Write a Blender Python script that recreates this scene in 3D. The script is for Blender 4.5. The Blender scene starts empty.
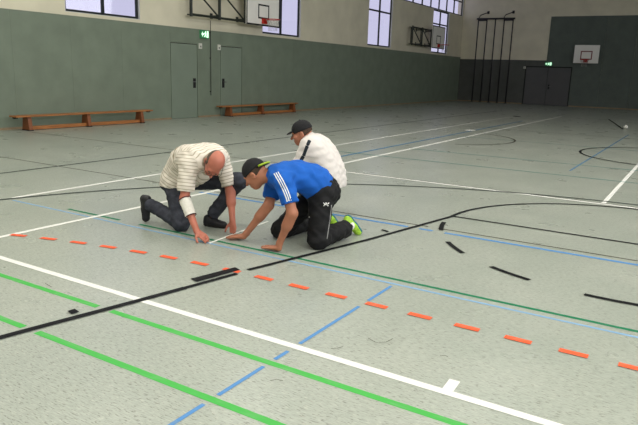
import bpy, bmesh, math, random
import numpy as np
from mathutils import Vector, Matrix
from mathutils.bvhtree import BVHTree

random.seed(7)
scene = bpy.context.scene
COL = scene.collection
PI = math.pi

# ------------------------------------------------------------------ camera
CAM = Vector((0.0, 0.0, 1.475))
RIGHT = Vector((0.85039798, 0.52520093, 0.03142075))
UP = Vector((-0.1421067, 0.1717767, 0.97483252))
FWD = Vector((-0.50658559, 0.83346071, -0.22071314))
FOC = 623.11
cd = bpy.data.cameras.new('camera')
cd.sensor_fit = 'HORIZONTAL'
cd.sensor_width = 36.0
cd.lens = FOC * 36.0 / 638.0
cd.clip_end = 200
cam = bpy.data.objects.new('camera', cd)
COL.objects.link(cam)
m = Matrix((RIGHT, UP, -FWD)).transposed().to_4x4()
m.translation = CAM
cam.matrix_world = m
scene.camera = cam


def view_dir(px, py):
    return (RIGHT * ((px - 319.0) / FOC) - UP * ((py - 212.5) / FOC) + FWD)


def floor_at(px, py, z=0.0):
    d = view_dir(px, py)
    return CAM + d * ((z - CAM.z) / d.z)


# ------------------------------------------------------------------ materials
def lin(c):
    c = c / 255.0
    return c / 12.92 if c <= 0.04045 else ((c + 0.055) / 1.055) ** 2.4


def rgb(r, g, b):
    return (lin(r), lin(g), lin(b), 1.0)


def new_mat(name):
    mt = bpy.data.materials.new(name)
    mt.use_nodes = True
    return mt, mt.node_tree.nodes, mt.node_tree.links, mt.node_tree.nodes['Principled BSDF']


def mat(name, col, rough=0.6, var=0.08, scale=8.0, stretch=(1, 1, 1), metal=0.0, spec=0.4, bump=0.0, bscale=60.0, emit=None, estr=0.0):
    """plain procedural surface: base colour broken up by soft noise, optional fine bump"""
    mt, N, L, B = new_mat(name)
    tc = N.new('ShaderNodeTexCoord')
    mp = N.new('ShaderNodeMapping')
    mp.inputs['Scale'].default_value = stretch
    L.new(tc.outputs['Object'], mp.inputs['Vector'])
    nz = N.new('ShaderNodeTexNoise')
    nz.inputs['Scale'].default_value = scale
    nz.inputs['Detail'].default_value = 4
    L.new(mp.outputs['Vector'], nz.inputs['Vector'])
    rp = N.new('ShaderNodeValToRGB')
    a = [max(0, c * (1 - var * 1.6)) for c in col[:3]] + [1]
    b = [min(1, c * (1 + var * 1.6)) for c in col[:3]] + [1]
    rp.color_ramp.elements[0].position = 0.3
    rp.color_ramp.elements[1].position = 0.7
    rp.color_ramp.elements[0].color = a
    rp.color_ramp.elements[1].color = b
    L.new(nz.outputs['Fac'], rp.inputs['Fac'])
    L.new(rp.outputs['Color'], B.inputs['Base Color'])
    B.inputs['Roughness'].default_value = rough
    B.inputs['Metallic'].default_value = metal
    B.inputs['Specular IOR Level'].default_value = spec
    if bump:
        n2 = N.new('ShaderNodeTexNoise')
        n2.inputs['Scale'].default_value = bscale
        n2.inputs['Detail'].default_value = 5
        L.new(tc.outputs['Object'], n2.inputs['Vector'])
        bp = N.new('ShaderNodeBump')
        bp.inputs['Strength'].default_value = bump
        bp.inputs['Distance'].default_value = 0.02
        L.new(n2.outputs['Fac'], bp.inputs['Height'])
        L.new(bp.outputs['Normal'], B.inputs['Normal'])
    if emit:
        B.inputs['Emission Color'].default_value = emit
        B.inputs['Emission Strength'].default_value = estr
    return mt


def floor_mat():
    mt, N, L, B = new_mat('linoleum')
    tc = N.new('ShaderNodeTexCoord')

    def noise(scale, stretch, detail=3):
        mp = N.new('ShaderNodeMapping')
        mp.inputs['Scale'].default_value = stretch
        L.new(tc.outputs['Object'], mp.inputs['Vector'])
        n = N.new('ShaderNodeTexNoise')
        n.inputs['Scale'].default_value = scale
        n.inputs['Detail'].default_value = detail
        L.new(mp.outputs['Vector'], n.inputs['Vector'])
        return n.outputs['Fac']

    def ramp(fac, p0, c0, p1, c1):
        r = N.new('ShaderNodeValToRGB')
        r.color_ramp.elements[0].position = p0
        r.color_ramp.elements[1].position = p1
        r.color_ramp.elements[0].color = c0
        r.color_ramp.elements[1].color = c1
        L.new(fac, r.inputs['Fac'])
        return r.outputs['Color']

    def mix(mode, fac, a, b):
        x = N.new('ShaderNodeMix')
        x.data_type = 'RGBA'
        x.blend_type = mode
        if isinstance(fac, float):
            x.inputs['Factor'].default_value = fac
        else:
            L.new(fac, x.inputs['Factor'])
        L.new(a, x.inputs['A'])
        if isinstance(b, tuple):
            x.inputs['B'].default_value = b
        else:
            L.new(b, x.inputs['B'])
        return x.outputs['Result']

    base = ramp(noise(1.3, (1, 1, 1)), 0.3, FLOOR_A, 0.7, FLOOR_B)
    streak = ramp(noise(22.0, (1.0, 7.0, 1), 4), 0.35, (0.82, 0.82, 0.81, 1), 0.62, (1.06, 1.06, 1.05, 1))
    c = mix('MULTIPLY', 1.0, base, streak)
    flecks = ramp(noise(34.0, (0.9, 4.2, 1), 2), 0.59, (0, 0, 0, 1), 0.65, (1, 1, 1, 1))
    f2 = N.new('ShaderNodeRGBToBW')
    L.new(flecks, f2.inputs['Color'])
    mul = N.new('ShaderNodeMath')
    mul.operation = 'MULTIPLY'
    mul.inputs[1].default_value = 0.7
    L.new(f2.outputs['Val'], mul.inputs[0])
    c = mix('MIX', mul.outputs['Value'], c, rgb(100, 99, 90))
    pale = ramp(noise(27.0, (1.0, 5.0, 1), 2), 0.60, (0, 0, 0, 1), 0.70, (0.45, 0.4, 0.4, 1))
    p2 = N.new('ShaderNodeRGBToBW')
    L.new(pale, p2.inputs['Color'])
    c = mix('MIX', p2.outputs['Val'], c, rgb(205, 205, 190))
    L.new(c, B.inputs['Base Color'])
    rr = N.new('ShaderNodeMapRange')
    rr.inputs['To Min'].default_value = 0.24
    rr.inputs['To Max'].default_value = 0.34
    L.new(noise(2.2, (1, 1, 1)), rr.inputs['Value'])
    L.new(rr.outputs['Result'], B.inputs['Roughness'])
    B.inputs['Specular IOR Level'].default_value = 0.48
    bp = N.new('ShaderNodeBump')
    bp.inputs['Strength'].default_value = 0.07
    bp.inputs['Distance'].default_value = 0.003
    L.new(noise(16.0, (1, 4, 1)), bp.inputs['Height'])
    L.new(bp.outputs['Normal'], B.inputs['Normal'])
    return mt


def paint_mat(name, col, worn=0.25):
    """line paint worn here and there down to the floor colour"""
    mt, N, L, B = new_mat(name)
    tc = N.new('ShaderNodeTexCoord')
    mp = N.new('ShaderNodeMapping')
    mp.inputs['Scale'].default_value = (1, 4, 1)
    L.new(tc.outputs['Object'], mp.inputs['Vector'])
    n = N.new('ShaderNodeTexNoise')
    n.inputs['Scale'].default_value = 7
    n.inputs['Detail'].default_value = 5
    L.new(mp.outputs['Vector'], n.inputs['Vector'])
    r = N.new('ShaderNodeValToRGB')
    r.color_ramp.elements[0].position = 0.5
    r.color_ramp.elements[1].position = 0.75
    r.color_ramp.elements[0].color = col
    w = [col[i] * (1 - worn) + FLOOR_A[i] * worn for i in range(3)] + [1]
    r.color_ramp.elements[1].color = w
    L.new(n.outputs['Fac'], r.inputs['Fac'])
    L.new(r.outputs['Color'], B.inputs['Base Color'])
    B.inputs['Roughness'].default_value = 0.6
    B.inputs['Specular IOR Level'].default_value = 0.12
    return mt


def stripe_mat(name, base, stripe, period, width, attr='stripe'):
    """knit fabric striped along a garment coordinate stored on the mesh"""
    mt, N, L, B = new_mat(name)
    at = N.new('ShaderNodeAttribute')
    at.attribute_name = attr
    d = N.new('ShaderNodeMath'); d.operation = 'DIVIDE'
    L.new(at.outputs['Fac'], d.inputs[0]); d.inputs[1].default_value = period
    fr = N.new('ShaderNodeMath'); fr.operation = 'FRACT'
    L.new(d.outputs[0], fr.inputs[0])
    r = N.new('ShaderNodeValToRGB')
    r.color_ramp.elements[0].position = 0.0
    r.color_ramp.elements[0].color = stripe
    e = r.color_ramp.elements
    e[1].position = width + 0.1
    e[1].color = base
    k = e.new(width); k.color = stripe
    k = e.new(0.93); k.color = base
    k = e.new(1.0); k.color = stripe
    L.new(fr.outputs[0], r.inputs['Fac'])
    L.new(r.outputs['Color'], B.inputs['Base Color'])
    B.inputs['Roughness'].default_value = 0.85
    B.inputs['Specular IOR Level'].default_value = 0.15
    return mt


def glass_mat():
    mt, N, L, B = new_mat('window_glass')
    N.remove(B)
    out = N['Material Output']
    tr = N.new('ShaderNodeBsdfTransparent')
    tr.inputs['Color'].default_value = (0.97, 0.97, 0.98, 1)
    gl = N.new('ShaderNodeBsdfGlossy')
    gl.inputs['Roughness'].default_value = 0.03
    fz = N.new('ShaderNodeValue')
    fz.outputs[0].default_value = 0.05
    mx = N.new('ShaderNodeMixShader')
    L.new(fz.outputs[0], mx.inputs[0])
    L.new(tr.outputs[0], mx.inputs[1])
    L.new(gl.outputs[0], mx.inputs[2])
    L.new(mx.outputs[0], out.inputs['Surface'])
    return mt


def wood_mat(name, a, b):
    mt, N, L, B = new_mat(name)
    tc = N.new('ShaderNodeTexCoord')
    mp = N.new('ShaderNodeMapping')
    mp.inputs['Scale'].default_value = (14, 0.8, 14)
    L.new(tc.outputs['Object'], mp.inputs['Vector'])
    n = N.new('ShaderNodeTexNoise')
    n.inputs['Scale'].default_value = 3
    n.inputs['Detail'].default_value = 6
    L.new(mp.outputs['Vector'], n.inputs['Vector'])
    r = N.new('ShaderNodeValToRGB')
    r.color_ramp.elements[0].position = 0.3
    r.color_ramp.elements[1].position = 0.7
    r.color_ramp.elements[0].color = a
    r.color_ramp.elements[1].color = b
    L.new(n.outputs['Fac'], r.inputs['Fac'])
    L.new(r.outputs['Color'], B.inputs['Base Color'])
    B.inputs['Roughness'].default_value = 0.45
    return mt


FLOOR_A = rgb(156, 163, 153)
FLOOR_B = rgb(168, 173, 163)
M = {}
M['floor'] = floor_mat()
M['cream'] = mat('cream_plaster', rgb(214, 208, 186), 0.85, 0.04, 1.5, bump=0.05, bscale=90)
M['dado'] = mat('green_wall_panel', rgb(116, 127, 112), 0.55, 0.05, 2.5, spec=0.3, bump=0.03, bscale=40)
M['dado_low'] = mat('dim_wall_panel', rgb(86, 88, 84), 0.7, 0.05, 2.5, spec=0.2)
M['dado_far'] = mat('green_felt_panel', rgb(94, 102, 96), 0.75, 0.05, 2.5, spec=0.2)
M['door'] = mat('green_door_paint', rgb(120, 132, 118), 0.5, 0.03, 2.0)
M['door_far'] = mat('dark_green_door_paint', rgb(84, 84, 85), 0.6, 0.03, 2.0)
M['gap'] = mat('dark_gap', rgb(30, 34, 32), 0.8, 0.05)
M['ceiling'] = mat('ceiling_board', rgb(190, 188, 176), 0.9, 0.03, 1.0)
M['plain_wall'] = mat('pale_plaster', rgb(150, 152, 140), 0.9, 0.04, 1.5)
M['skirting'] = mat('skirting_wood', rgb(140, 122, 96), 0.6, 0.08, 4)
M['frame'] = mat('dark_window_frame', rgb(22, 30, 30), 0.5, 0.05)
M['reveal'] = mat('pale_reveal', rgb(205, 205, 205), 0.7, 0.02)
M['glass'] = glass_mat()
M['steel'] = mat('dark_green_steel', rgb(34, 40, 34), 0.45, 0.06, 6)
M['pole'] = mat('dark_climbing_steel', rgb(30, 28, 32), 0.4, 0.06, 6)
M['board'] = mat('white_backboard', rgb(236, 234, 228), 0.45, 0.02, 3)
M['black'] = mat('black_board_paint', rgb(26, 26, 28), 0.5, 0.05)
M['redline'] = mat('dark_red_paint', rgb(120, 40, 40), 0.5, 0.05)
M['rim'] = mat('red_rim_steel', rgb(190, 44, 34), 0.4, 0.05)
M['net'] = mat('white_net_cord', rgb(150, 148, 142), 0.9, 0.05)
M['wood'] = wood_mat('bench_wood', rgb(134, 84, 44), rgb(176, 114, 62))
M['wood_dark'] = wood_mat('bench_leg_wood', rgb(112, 64, 34), rgb(140, 82, 44))
M['rubber'] = mat('dark_rubber', rgb(30, 30, 28), 0.8, 0.05)
M['sign_green'] = mat('exit_sign_green', rgb(50, 120, 80), 0.4, 0.02, emit=rgb(60, 150, 95), estr=0.2)
M['sign_white'] = mat('exit_sign_white', rgb(230, 255, 235), 0.4, 0.01, emit=rgb(200, 255, 215), estr=1.1)
M['white_plastic'] = mat('white_plastic', rgb(205, 205, 196), 0.5, 0.02)
M['metal'] = mat('brushed_metal', rgb(120, 122, 120), 0.35, 0.05, metal=0.8)
M['lamp_housing'] = mat('lamp_housing', rgb(200, 200, 198), 0.5, 0.02)
M['lamp_glow'] = mat('lamp_diffuser', rgb(240, 240, 235), 0.5, 0.01, emit=(1.0, 0.97, 0.9, 1), estr=2.5)
M['p_white'] = paint_mat('white_line_paint', rgb(226, 226, 220), 0.12)
M['p_lgreen'] = paint_mat('light_green_line_paint', rgb(76, 170, 80), 0.22)
M['p_dgreen'] = paint_mat('dark_green_line_paint', rgb(24, 116, 80), 0.18)
M['p_blue'] = paint_mat('blue_line_paint', rgb(86, 136, 188), 0.22)
M['p_blue_faint'] = paint_mat('faded_blue_line_paint', rgb(128, 164, 196), 0.35)
M['p_slate'] = paint_mat('slate_blue_line_paint', rgb(88, 126, 156), 0.3)
M['p_teal'] = paint_mat('teal_line_paint', rgb(76, 134, 130), 0.25)
M['p_orange'] = paint_mat('orange_line_paint', rgb(232, 96, 60), 0.22)
M['p_black'] = paint_mat('black_line_paint', rgb(18, 19, 22), 0.04)
M['p_brown'] = paint_mat('thin_dark_line_paint', rgb(62, 58, 46), 0.2)
M['p_grey'] = paint_mat('dark_grey_line_paint', rgb(58, 66, 62), 0.25)
M['skin'] = mat('skin', rgb(172, 114, 90), 0.55, 0.08, 9, spec=0.35)
M['skin_head'] = mat('reddish_skin', rgb(182, 110, 90), 0.45, 0.08, 9, spec=0.4)
M['skin_tan'] = mat('tanned_skin', rgb(168, 110, 84), 0.55, 0.08, 9)
M['grey_hair'] = mat('short_grey_hair', rgb(96, 84, 72), 0.9, 0.25, 90, bump=0.5, bscale=220)
M['dark_hair'] = mat('short_dark_hair', rgb(70, 54, 42), 0.9, 0.25, 90, bump=0.5, bscale=220)
M['jeans'] = mat('dark_grey_denim', rgb(62, 64, 72), 0.9, 0.18, 14, bump=0.25, bscale=60, spec=0.1)
M['track'] = mat('black_track_fabric', rgb(26, 26, 28), 0.7, 0.15, 10, bump=0.2, bscale=22, spec=0.2)
M['blue_tee'] = mat('bright_blue_jersey', rgb(27, 92, 182), 0.75, 0.07, 9, bump=0.25, bscale=18, spec=0.2)
M['jacket'] = mat('off_white_jacket_fabric', rgb(220, 213, 208), 0.8, 0.03, 10, bump=0.3, bscale=16, spec=0.2)
M['polo'] = stripe_mat('striped_polo_knit', rgb(222, 214, 202), rgb(170, 160, 140), 0.03, 0.16)
M['bandage'] = mat('white_elbow_bandage', rgb(226, 222, 212), 0.9, 0.04, 40, bump=0.3, bscale=120)
M['band_edge'] = mat('dark_red_bandage_edge', rgb(70, 26, 26), 0.8, 0.05)
M['shoe_black'] = mat('black_shoe_leather', rgb(30, 30, 34), 0.5, 0.1, 20)
M['shoe_lime'] = mat('lime_shoe_mesh', rgb(160, 204, 60), 0.6, 0.2, 30)
M['shoe_teal'] = mat('teal_shoe_sole', rgb(44, 112, 130), 0.55, 0.1, 30)
M['sock'] = mat('white_sock', rgb(220, 220, 214), 0.9, 0.04)
M['cap'] = mat('black_cap_cloth', rgb(24, 24, 27), 0.85, 0.1, 30, bump=0.2, bscale=150)
M['cap_lime'] = mat('lime_cap_trim', rgb(150, 176, 44), 0.7, 0.05)
M['white_cloth'] = mat('white_print', rgb(236, 236, 234), 0.7, 0.02)
M['grey_piping'] = mat('grey_piping', rgb(150, 150, 150), 0.7, 0.03)
M['stripe_dark'] = mat('dark_stripe_cloth', rgb(34, 42, 50), 0.8, 0.05)
M['glasses'] = mat('dark_glasses_frame', rgb(34, 28, 28), 0.35, 0.02)
M['lens'] = M['glass']
M['eye'] = mat('eye_white', rgb(120, 100, 88), 0.25, 0.01)
M['rule'] = mat('white_folding_rule', rgb(236, 236, 228), 0.5, 0.02)


# ------------------------------------------------------------------ mesh helpers
def link(name, me, mt, parent=None):
    o = bpy.data.objects.new(name, me)
    COL.objects.link(o)
    if mt is not None:
        me.materials.append(mt)
    if parent is not None:
        o.parent = parent
        o.matrix_parent_inverse = Matrix.Translation(parent.location).inverted() if parent.rotation_euler[:] == (0, 0, 0) else parent.matrix_basis.inverted()
    return o


class MB:
    """collects simple shapes, then links them as one mesh object (coordinates are world)"""

    def __init__(self):
        self.bm = bmesh.new()

    def box(self, x0, y0, z0, x1, y1, z1):
        vs = [self.bm.verts.new((x, y, z)) for x in (x0, x1) for y in (y0, y1) for z in (z0, z1)]
        for f in ((0, 1, 3, 2), (4, 6, 7, 5), (0, 4, 5, 1), (2, 3, 7, 6), (0, 2, 6, 4), (1, 5, 7, 3)):
            self.bm.faces.new([vs[i] for i in f])
        return self

    def hexa(self, pts):
        """8 points: bottom ring of four then top ring of four"""
        v = [self.bm.verts.new(p) for p in pts]
        for f in ((3, 2, 1, 0), (4, 5, 6, 7), (0, 1, 5, 4), (1, 2, 6, 5), (2, 3, 7, 6), (3, 0, 4, 7)):
            self.bm.faces.new([v[i] for i in f])
        return self

    def poly(self, pts):
        self.bm.faces.new([self.bm.verts.new(p) for p in pts])
        return self

    def tube(self, pts, r, seg=10, closed=False):
        pts = [Vector(p) for p in pts]
        n = len(pts)
        rad = r if isinstance(r, (list, tuple)) else [r] * n
        rings = []
        for i, p in enumerate(pts):
            a = pts[i - 1] if (i > 0 or closed) else p
            b = pts[(i + 1) % n] if (i < n - 1 or closed) else p
            t = (b - a).normalized()
            ref = Vector((0, 0, 1)) if abs(t.z) < 0.9 else Vector((1, 0, 0))
            u = t.cross(ref).normalized()
            w = t.cross(u)
            rings.append([self.bm.verts.new(p + (u * math.cos(k * 2 * PI / seg) + w * math.sin(k * 2 * PI / seg)) * rad[i]) for k in range(seg)])
        for i in range(n if closed else n - 1):
            A, Bv = rings[i], rings[(i + 1) % n]
            for k in range(seg):
                self.bm.faces.new((A[k], A[(k + 1) % seg], Bv[(k + 1) % seg], Bv[k]))
        if not closed:
            self.bm.faces.new(rings[0][::-1])
            self.bm.faces.new(rings[-1])
        return self

    def build(self, name, mt, parent=None, smooth=False, bevel=0.0):
        bmesh.ops.recalc_face_normals(self.bm, faces=self.bm.faces)
        me = bpy.data.meshes.new(name)
        self.bm.to_mesh(me)
        self.bm.free()
        if smooth:
            me.polygons.foreach_set('use_smooth', [True] * len(me.polygons))
        o = link(name, me, mt, parent)
        if bevel:
            b = o.modifiers.new('bevel', 'BEVEL')
            b.width = bevel
            b.segments = 2
            b.limit_method = 'ANGLE'
        return o


def box(name, mt, x0, y0, z0, x1, y1, z1, parent=None, bevel=0.0):
    return MB().box(x0, y0, z0, x1, y1, z1).build(name, mt, parent, bevel=bevel)


def tag(o, label=None, cat=None, group=None, kind=None):
    if label: o['label'] = label
    if cat: o['category'] = cat
    if group: o['group'] = group
    if kind: o['kind'] = kind
    return o


def thing(name, label, cat, loc, group=None):
    o = bpy.data.objects.new(name, None)
    COL.objects.link(o)
    o.location = loc
    o.empty_display_size = 0.1
    return tag(o, label, cat, group)


def S(o):
    o['kind'] = 'structure'
    return o


# ------------------------------------------------------------------ room
XW, YF, XR, YB, HZ = -13.1, 37.4, 8.5, -9.0, 7.0
DZ = 2.565
floor = S(box('floor', M['floor'], XW - 0.4, YB, -0.1, XR, YF + 0.4, 0.0))
S(box('ceiling', M['ceiling'], XW - 0.4, YB, HZ, XR, YF + 0.4, HZ + 0.2))
wr = MB()
wr.box(XR, YB, -0.1, XR + 0.3, YF + 0.4, 4.4).box(XR, YB, 6.5, XR + 0.3, YF + 0.4, HZ)
wr.box(XR, YB, 4.4, XR + 0.3, -7.0, 6.5).box(XR, 30.0, 4.4, XR + 0.3, YF + 0.4, 6.5)
S(wr.build('wall_right', M['plain_wall']))
fr = MB()  # unseen window band, added so light reaches the left and far walls
for k in range(19):
    yy = -7.0 + k * 37.0 / 18
    fr.box(XR + 0.1, yy - 0.04, 4.4, XR + 0.16, yy + 0.04, 6.5)
wn = S(fr.build('window_6', M['frame']))
box('pane', M['glass'], XR + 0.126, -7.0, 4.4, XR + 0.134, 30.0, 6.5, wn)
S(box('wall_back', M['plain_wall'], XW - 0.4, YB - 0.3, -0.1, XR + 0.3, YB, HZ))

# left wall: cream plaster, four tall window slots running up into a clerestory ribbon
slots = [(9.86, 12.16), (17.55, 19.88), (25.24, 27.64), (32.7, 35.1)]
CZ0, CZ1, SZ = 4.92, 6.35, 2.66
CY0, CY1 = 2.0, 37.3
xi, xo = XW - 0.03, XW - 0.16
wl = MB()
wl.box(xo, YB, -0.1, xi, YF + 0.4, SZ)
ys = [YB] + [v for s in slots for v in s] + [YF + 0.4]
for a, b in zip(ys[0::2], ys[1::2]):
    wl.box(xo, a, SZ, xi, b, CZ0)
wl.box(xo, YB, CZ0, xi, CY0, CZ1)
wl.box(xo, CY1, CZ0, xi, YF + 0.4, CZ1)
wl.box(xo, YB, CZ1, xi, YF + 0.4, HZ)
wall_left = S(wl.build('wall_left', M['cream']))
doors = [(13.22, 14.31), (15.36, 16.42)]
DH = 2.14
seams = [YB, -6.0, -3.0, -1.5, 0.0, 1.5, 3.0, 4.5, 6.0, 7.0, 8.44, 9.95, 11.48, 13.21, 14.32, 15.35, 16.43, 17.9, 19.4, 20.9, 22.4, 23.9, 25.4, 26.9, 28.4, 29.9, 31.4, 32.9, 34.4, 35.9, YF]
dado = MB()
for a, b in zip(seams[:-1], seams[1:]):
    z0 = DH + 0.01 if any(abs(a - (d0 - 0.01)) < 0.02 for d0, _ in doors) else 0.0
    dado.box(xi, a + 0.0012, z0, XW, b - 0.0012, DZ)
dado.build('wall_panelling', M['dado'], wall_left)
cap = MB()
cap.box(xi, YB, DZ, XW + 0.005, YF, DZ + 0.012)
cap.build('panel_edge', M['dado'], wall_left)

# windows
def window(n, y0, y1, z0, z1, mull, trans):
    x0, x1 = XW - 0.14, XW - 0.09
    f = MB()
    w = 0.07
    f.box(x0, y0, z0, x1, y0 + w, z1)
    f.box(x0, y1 - w, z0, x1, y1, z1)
    f.box(x0, y0 + w, z0, x1, y1 - w, z0 + w)
    f.box(x0, y0 + w, z1 - w, x1, y1 - w, z1)
    cuts = [y0 + w] + [c for c in mull] + [y1 - w]
    for c in mull:
        f.box(x0 + 0.002, c - w / 2, z0 + w, x1 + 0.008, c + w / 2, z1 - w)
    for a, b in zip(cuts[:-1], cuts[1:]):
        for t in trans:
            aa = a + (w / 2 if a != y0 + w else 0)
            bb = b - (w / 2 if b != y1 - w else 0)
            f.box(x0 + 0.004, aa, t - w / 2, x1 - 0.004, bb, t + w / 2)
    o = S(f.build('window_%d' % n, M['frame']))
    box('pane', M['glass'], x0 + 0.025, y0 + 0.02, z0 + 0.02, x0 + 0.033, y1 - 0.02, z1 - 0.02, o)
    rv = MB()
    rv.box(x1, y0 + 0.001, z0, xi - 0.002, y0 + 0.012, z1)
    rv.box(x1, y1 - 0.012, z0, xi - 0.002, y1 - 0.001, z1)
    rv.box(x1, y0 + 0.012, z0, xi - 0.002, y1 - 0.012, z0 + 0.012)
    rv.build('window_reveal', M['reveal'], o)
    return o


for i, (a, b) in enumerate(slots):
    window(i + 1, a + 0.001, b - 0.001, SZ + 0.001, CZ0 - 0.001, [(a + b) / 2], [4.2])
clm = []
y = CY0 + 1.17
while y < CY1 - 0.6:
    clm.append(y)
    y += 1.17
window(5, CY0 + 0.001, CY1 - 0.001, CZ0 + 0.001, CZ1 - 0.001, clm, [5.72])

S(box('baseboard_left', M['skirting'], XW, 16.43, 0.0, XW + 0.012, YF - 0.01, 0.05))
bb = MB()
bb.box(XW, YB, 0, XW + 0.012, 13.2, 0.05).box(XW, 14.33, 0, XW + 0.012, 15.34, 0.05)
S(bb.build('baseboard_left', M['skirting']))

# doors in the left wall
for i, (a, b) in enumerate(doors):
    d = S(box('door_%d' % (i + 1), M['door'], XW - 0.022, a + 0.012, 0.008, XW - 0.004, b - 0.012, DH - 0.012))
    fr = MB()
    fr.box(XW - 0.029, a - 0.004, 0.0, XW - 0.024, b + 0.004, DH + 0.006)
    fr.build('door_frame', M['gap'], d)
    hy = b - 0.13 if i == 0 else a + 0.13
    hp = box('door_handle_plate', M['black'], XW - 0.004, hy - 0.055, 0.88, XW + 0.008, hy + 0.055, 1.16, d, 0.004)
    s = -1 if i == 0 else 1
    lv = MB().tube([(XW + 0.008, hy, 1.06), (XW + 0.055, hy, 1.06), (XW + 0.06, hy + s * 0.02, 1.06), (XW + 0.06, hy + s * 0.13, 1.06)], 0.011)
    lv.build('door_handle', M['metal'], d, True)

for yy, lb in ((14.43, 'small white box at the upper right corner of the left side wall door'),
               (15.27, 'small white box at the upper left corner of the door behind the bench')):
    t = thing('door_contact_box', lb, 'wall box', (XW, yy, 2.08), 'white boxes beside the side wall doors')
    box('housing', M['white_plastic'], XW, yy - 0.065, 2.02, XW + 0.035, yy + 0.065, 2.18, t, 0.006)
    box('lens', M['metal'], XW + 0.035, yy - 0.025, 2.06, XW + 0.039, yy + 0.025, 2.11, t)

# thin vertical rod on the wall between the two doors
t = thing('wall_rod', 'thin dark vertical rod fixed to the green wall between two doors', 'rod', (XW, 14.87, 0.66))
MB().tube([(XW + 0.035, 14.87, 0.66), (XW + 0.035, 14.87, 2.86)], 0.009).build('rod', M['pole'], t, True)
for z in (0.75, 1.75, 2.5):
    box('wall_clip', M['pole'], XW, 14.855, z, XW + 0.03, 14.885, z + 0.03, t)


# ------------------------------------------------------------------ exit signs
def exit_sign(label, o, ux, uz, w, h, nrm):
    """running figure, arrow and doorway in white on lit green; o = lower left corner of the face"""
    t = thing('exit_sign', label, 'exit sign', o, 'lit green exit signs')
    o = Vector(o); ux = Vector(ux); uz = Vector(uz); n = Vector(nrm)

    def P(u, v, d):
        return o + ux * (u * w) + uz * (v * h) + n * d

    def slab(mb, pts, d0, d1):
        bot = [mb.bm.verts.new(P(u, v, d0)) for u, v in pts]
        top = [mb.bm.verts.new(P(u, v, d1)) for u, v in pts]
        mb.bm.faces.new(top)
        k = len(pts)
        for i in range(k):
            mb.bm.faces.new((bot[i], bot[(i + 1) % k], top[(i + 1) % k], top[i]))

    mb = MB(); slab(mb, [(0, 0), (1, 0), (1, 1), (0, 1)], 0.0, 0.06); mb.build('sign_box', M['sign_green'], t)
    mb = MB()
    slab(mb, [(0.06, 0.5), (0.2, 0.85), (0.2, 0.62), (0.36, 0.62), (0.36, 0.38), (0.2, 0.38), (0.2, 0.15)], 0.06, 0.064)
    mb.build('arrow_symbol', M['sign_white'], t)
    mb = MB()
    slab(mb, [(0.74, 0.1), (0.95, 0.1), (0.95, 0.92), (0.74, 0.92)], 0.06, 0.064)
    mb.build('doorway_symbol', M['sign_white'], t)
    mb = MB()
    hd = [(0.57 + 0.045 * math.cos(a * PI / 6), 0.83 + 0.085 * math.sin(a * PI / 6)) for a in range(12)]
    slab(mb, hd, 0.06, 0.065)
    for q in ([(0.5, 0.72), (0.6, 0.75), (0.62, 0.42), (0.5, 0.42)], [(0.5, 0.44), (0.6, 0.44), (0.48, 0.2), (0.38, 0.12), (0.36, 0.2), (0.43, 0.26)],
              [(0.55, 0.44), (0.63, 0.44), (0.69, 0.12), (0.61, 0.12)], [(0.51, 0.74), (0.52, 0.64), (0.42, 0.52), (0.38, 0.58)], [(0.59, 0.74), (0.7, 0.54), (0.66, 0.48), (0.57, 0.62)]):
        slab(mb, q, 0.06, 0.0645)
    mb.build('running_figure_symbol', M['sign_white'], t)
    return t


exit_sign('lit green exit sign on the side wall above the two doors', (XW, 14.42, 2.33), (0, 1, 0), (0, 0, 1), 0.34, 0.23, (1, 0, 0))
exit_sign('lit green exit sign on the dim far wall above the double door', (-8.13, YF - 0.03, 2.19), (1, 0, 0), (0, 0, 1), 0.37, 0.2, (0, -1, 0))

# ------------------------------------------------------------------ far wall
wf = S(box('wall_far', M['cream'], XW - 0.4, YF, -0.1, XR + 0.3, YF + 0.4, HZ))
px0 = -8.07
p = MB()
sx = [XW, -11.6, -10.1, -9.16]
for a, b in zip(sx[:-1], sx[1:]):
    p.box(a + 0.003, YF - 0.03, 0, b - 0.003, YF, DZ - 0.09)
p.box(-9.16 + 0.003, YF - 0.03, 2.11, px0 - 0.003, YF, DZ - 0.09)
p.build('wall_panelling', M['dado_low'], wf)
p = MB()
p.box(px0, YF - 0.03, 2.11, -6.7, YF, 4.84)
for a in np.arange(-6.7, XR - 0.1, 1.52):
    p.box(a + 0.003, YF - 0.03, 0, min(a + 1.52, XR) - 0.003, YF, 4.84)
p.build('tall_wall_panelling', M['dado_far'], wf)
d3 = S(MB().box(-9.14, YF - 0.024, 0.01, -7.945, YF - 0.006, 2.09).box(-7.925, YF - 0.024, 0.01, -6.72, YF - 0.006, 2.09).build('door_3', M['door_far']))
box('door_frame', M['gap'], -9.165, YF - 0.005, 0, -6.695, YF - 0.001, 2.115, d3)
fe = MB()
fe.box(-9.2, YF - 0.045, 0, -9.15, YF - 0.031, 2.15).box(-6.71, YF - 0.045, 0, -6.66, YF - 0.031, 2.15).box(-9.15, YF - 0.045, 2.1, -6.71, YF - 0.031, 2.15)
fe.build('door_trim', M['gap'], d3)
box('door_handle_plate', M['black'], -7.86, YF - 0.03, 0.9, -7.78, YF - 0.024, 1.15, d3)
MB().tube([(-7.82, YF - 0.03, 1.05), (-7.82, YF - 0.08, 1.05), (-7.7, YF - 0.08, 1.05)], 0.012).build('door_handle', M['metal'], d3, True)
S(box('baseboard_far', M['skirting'], XW + 0.02, YF - 0.045, 0.0, -9.21, YF - 0.031, 0.06))
S(box('baseboard_far', M['skirting'], -6.65, YF - 0.045, 0.0, XR, YF - 0.031, 0.06))
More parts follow.
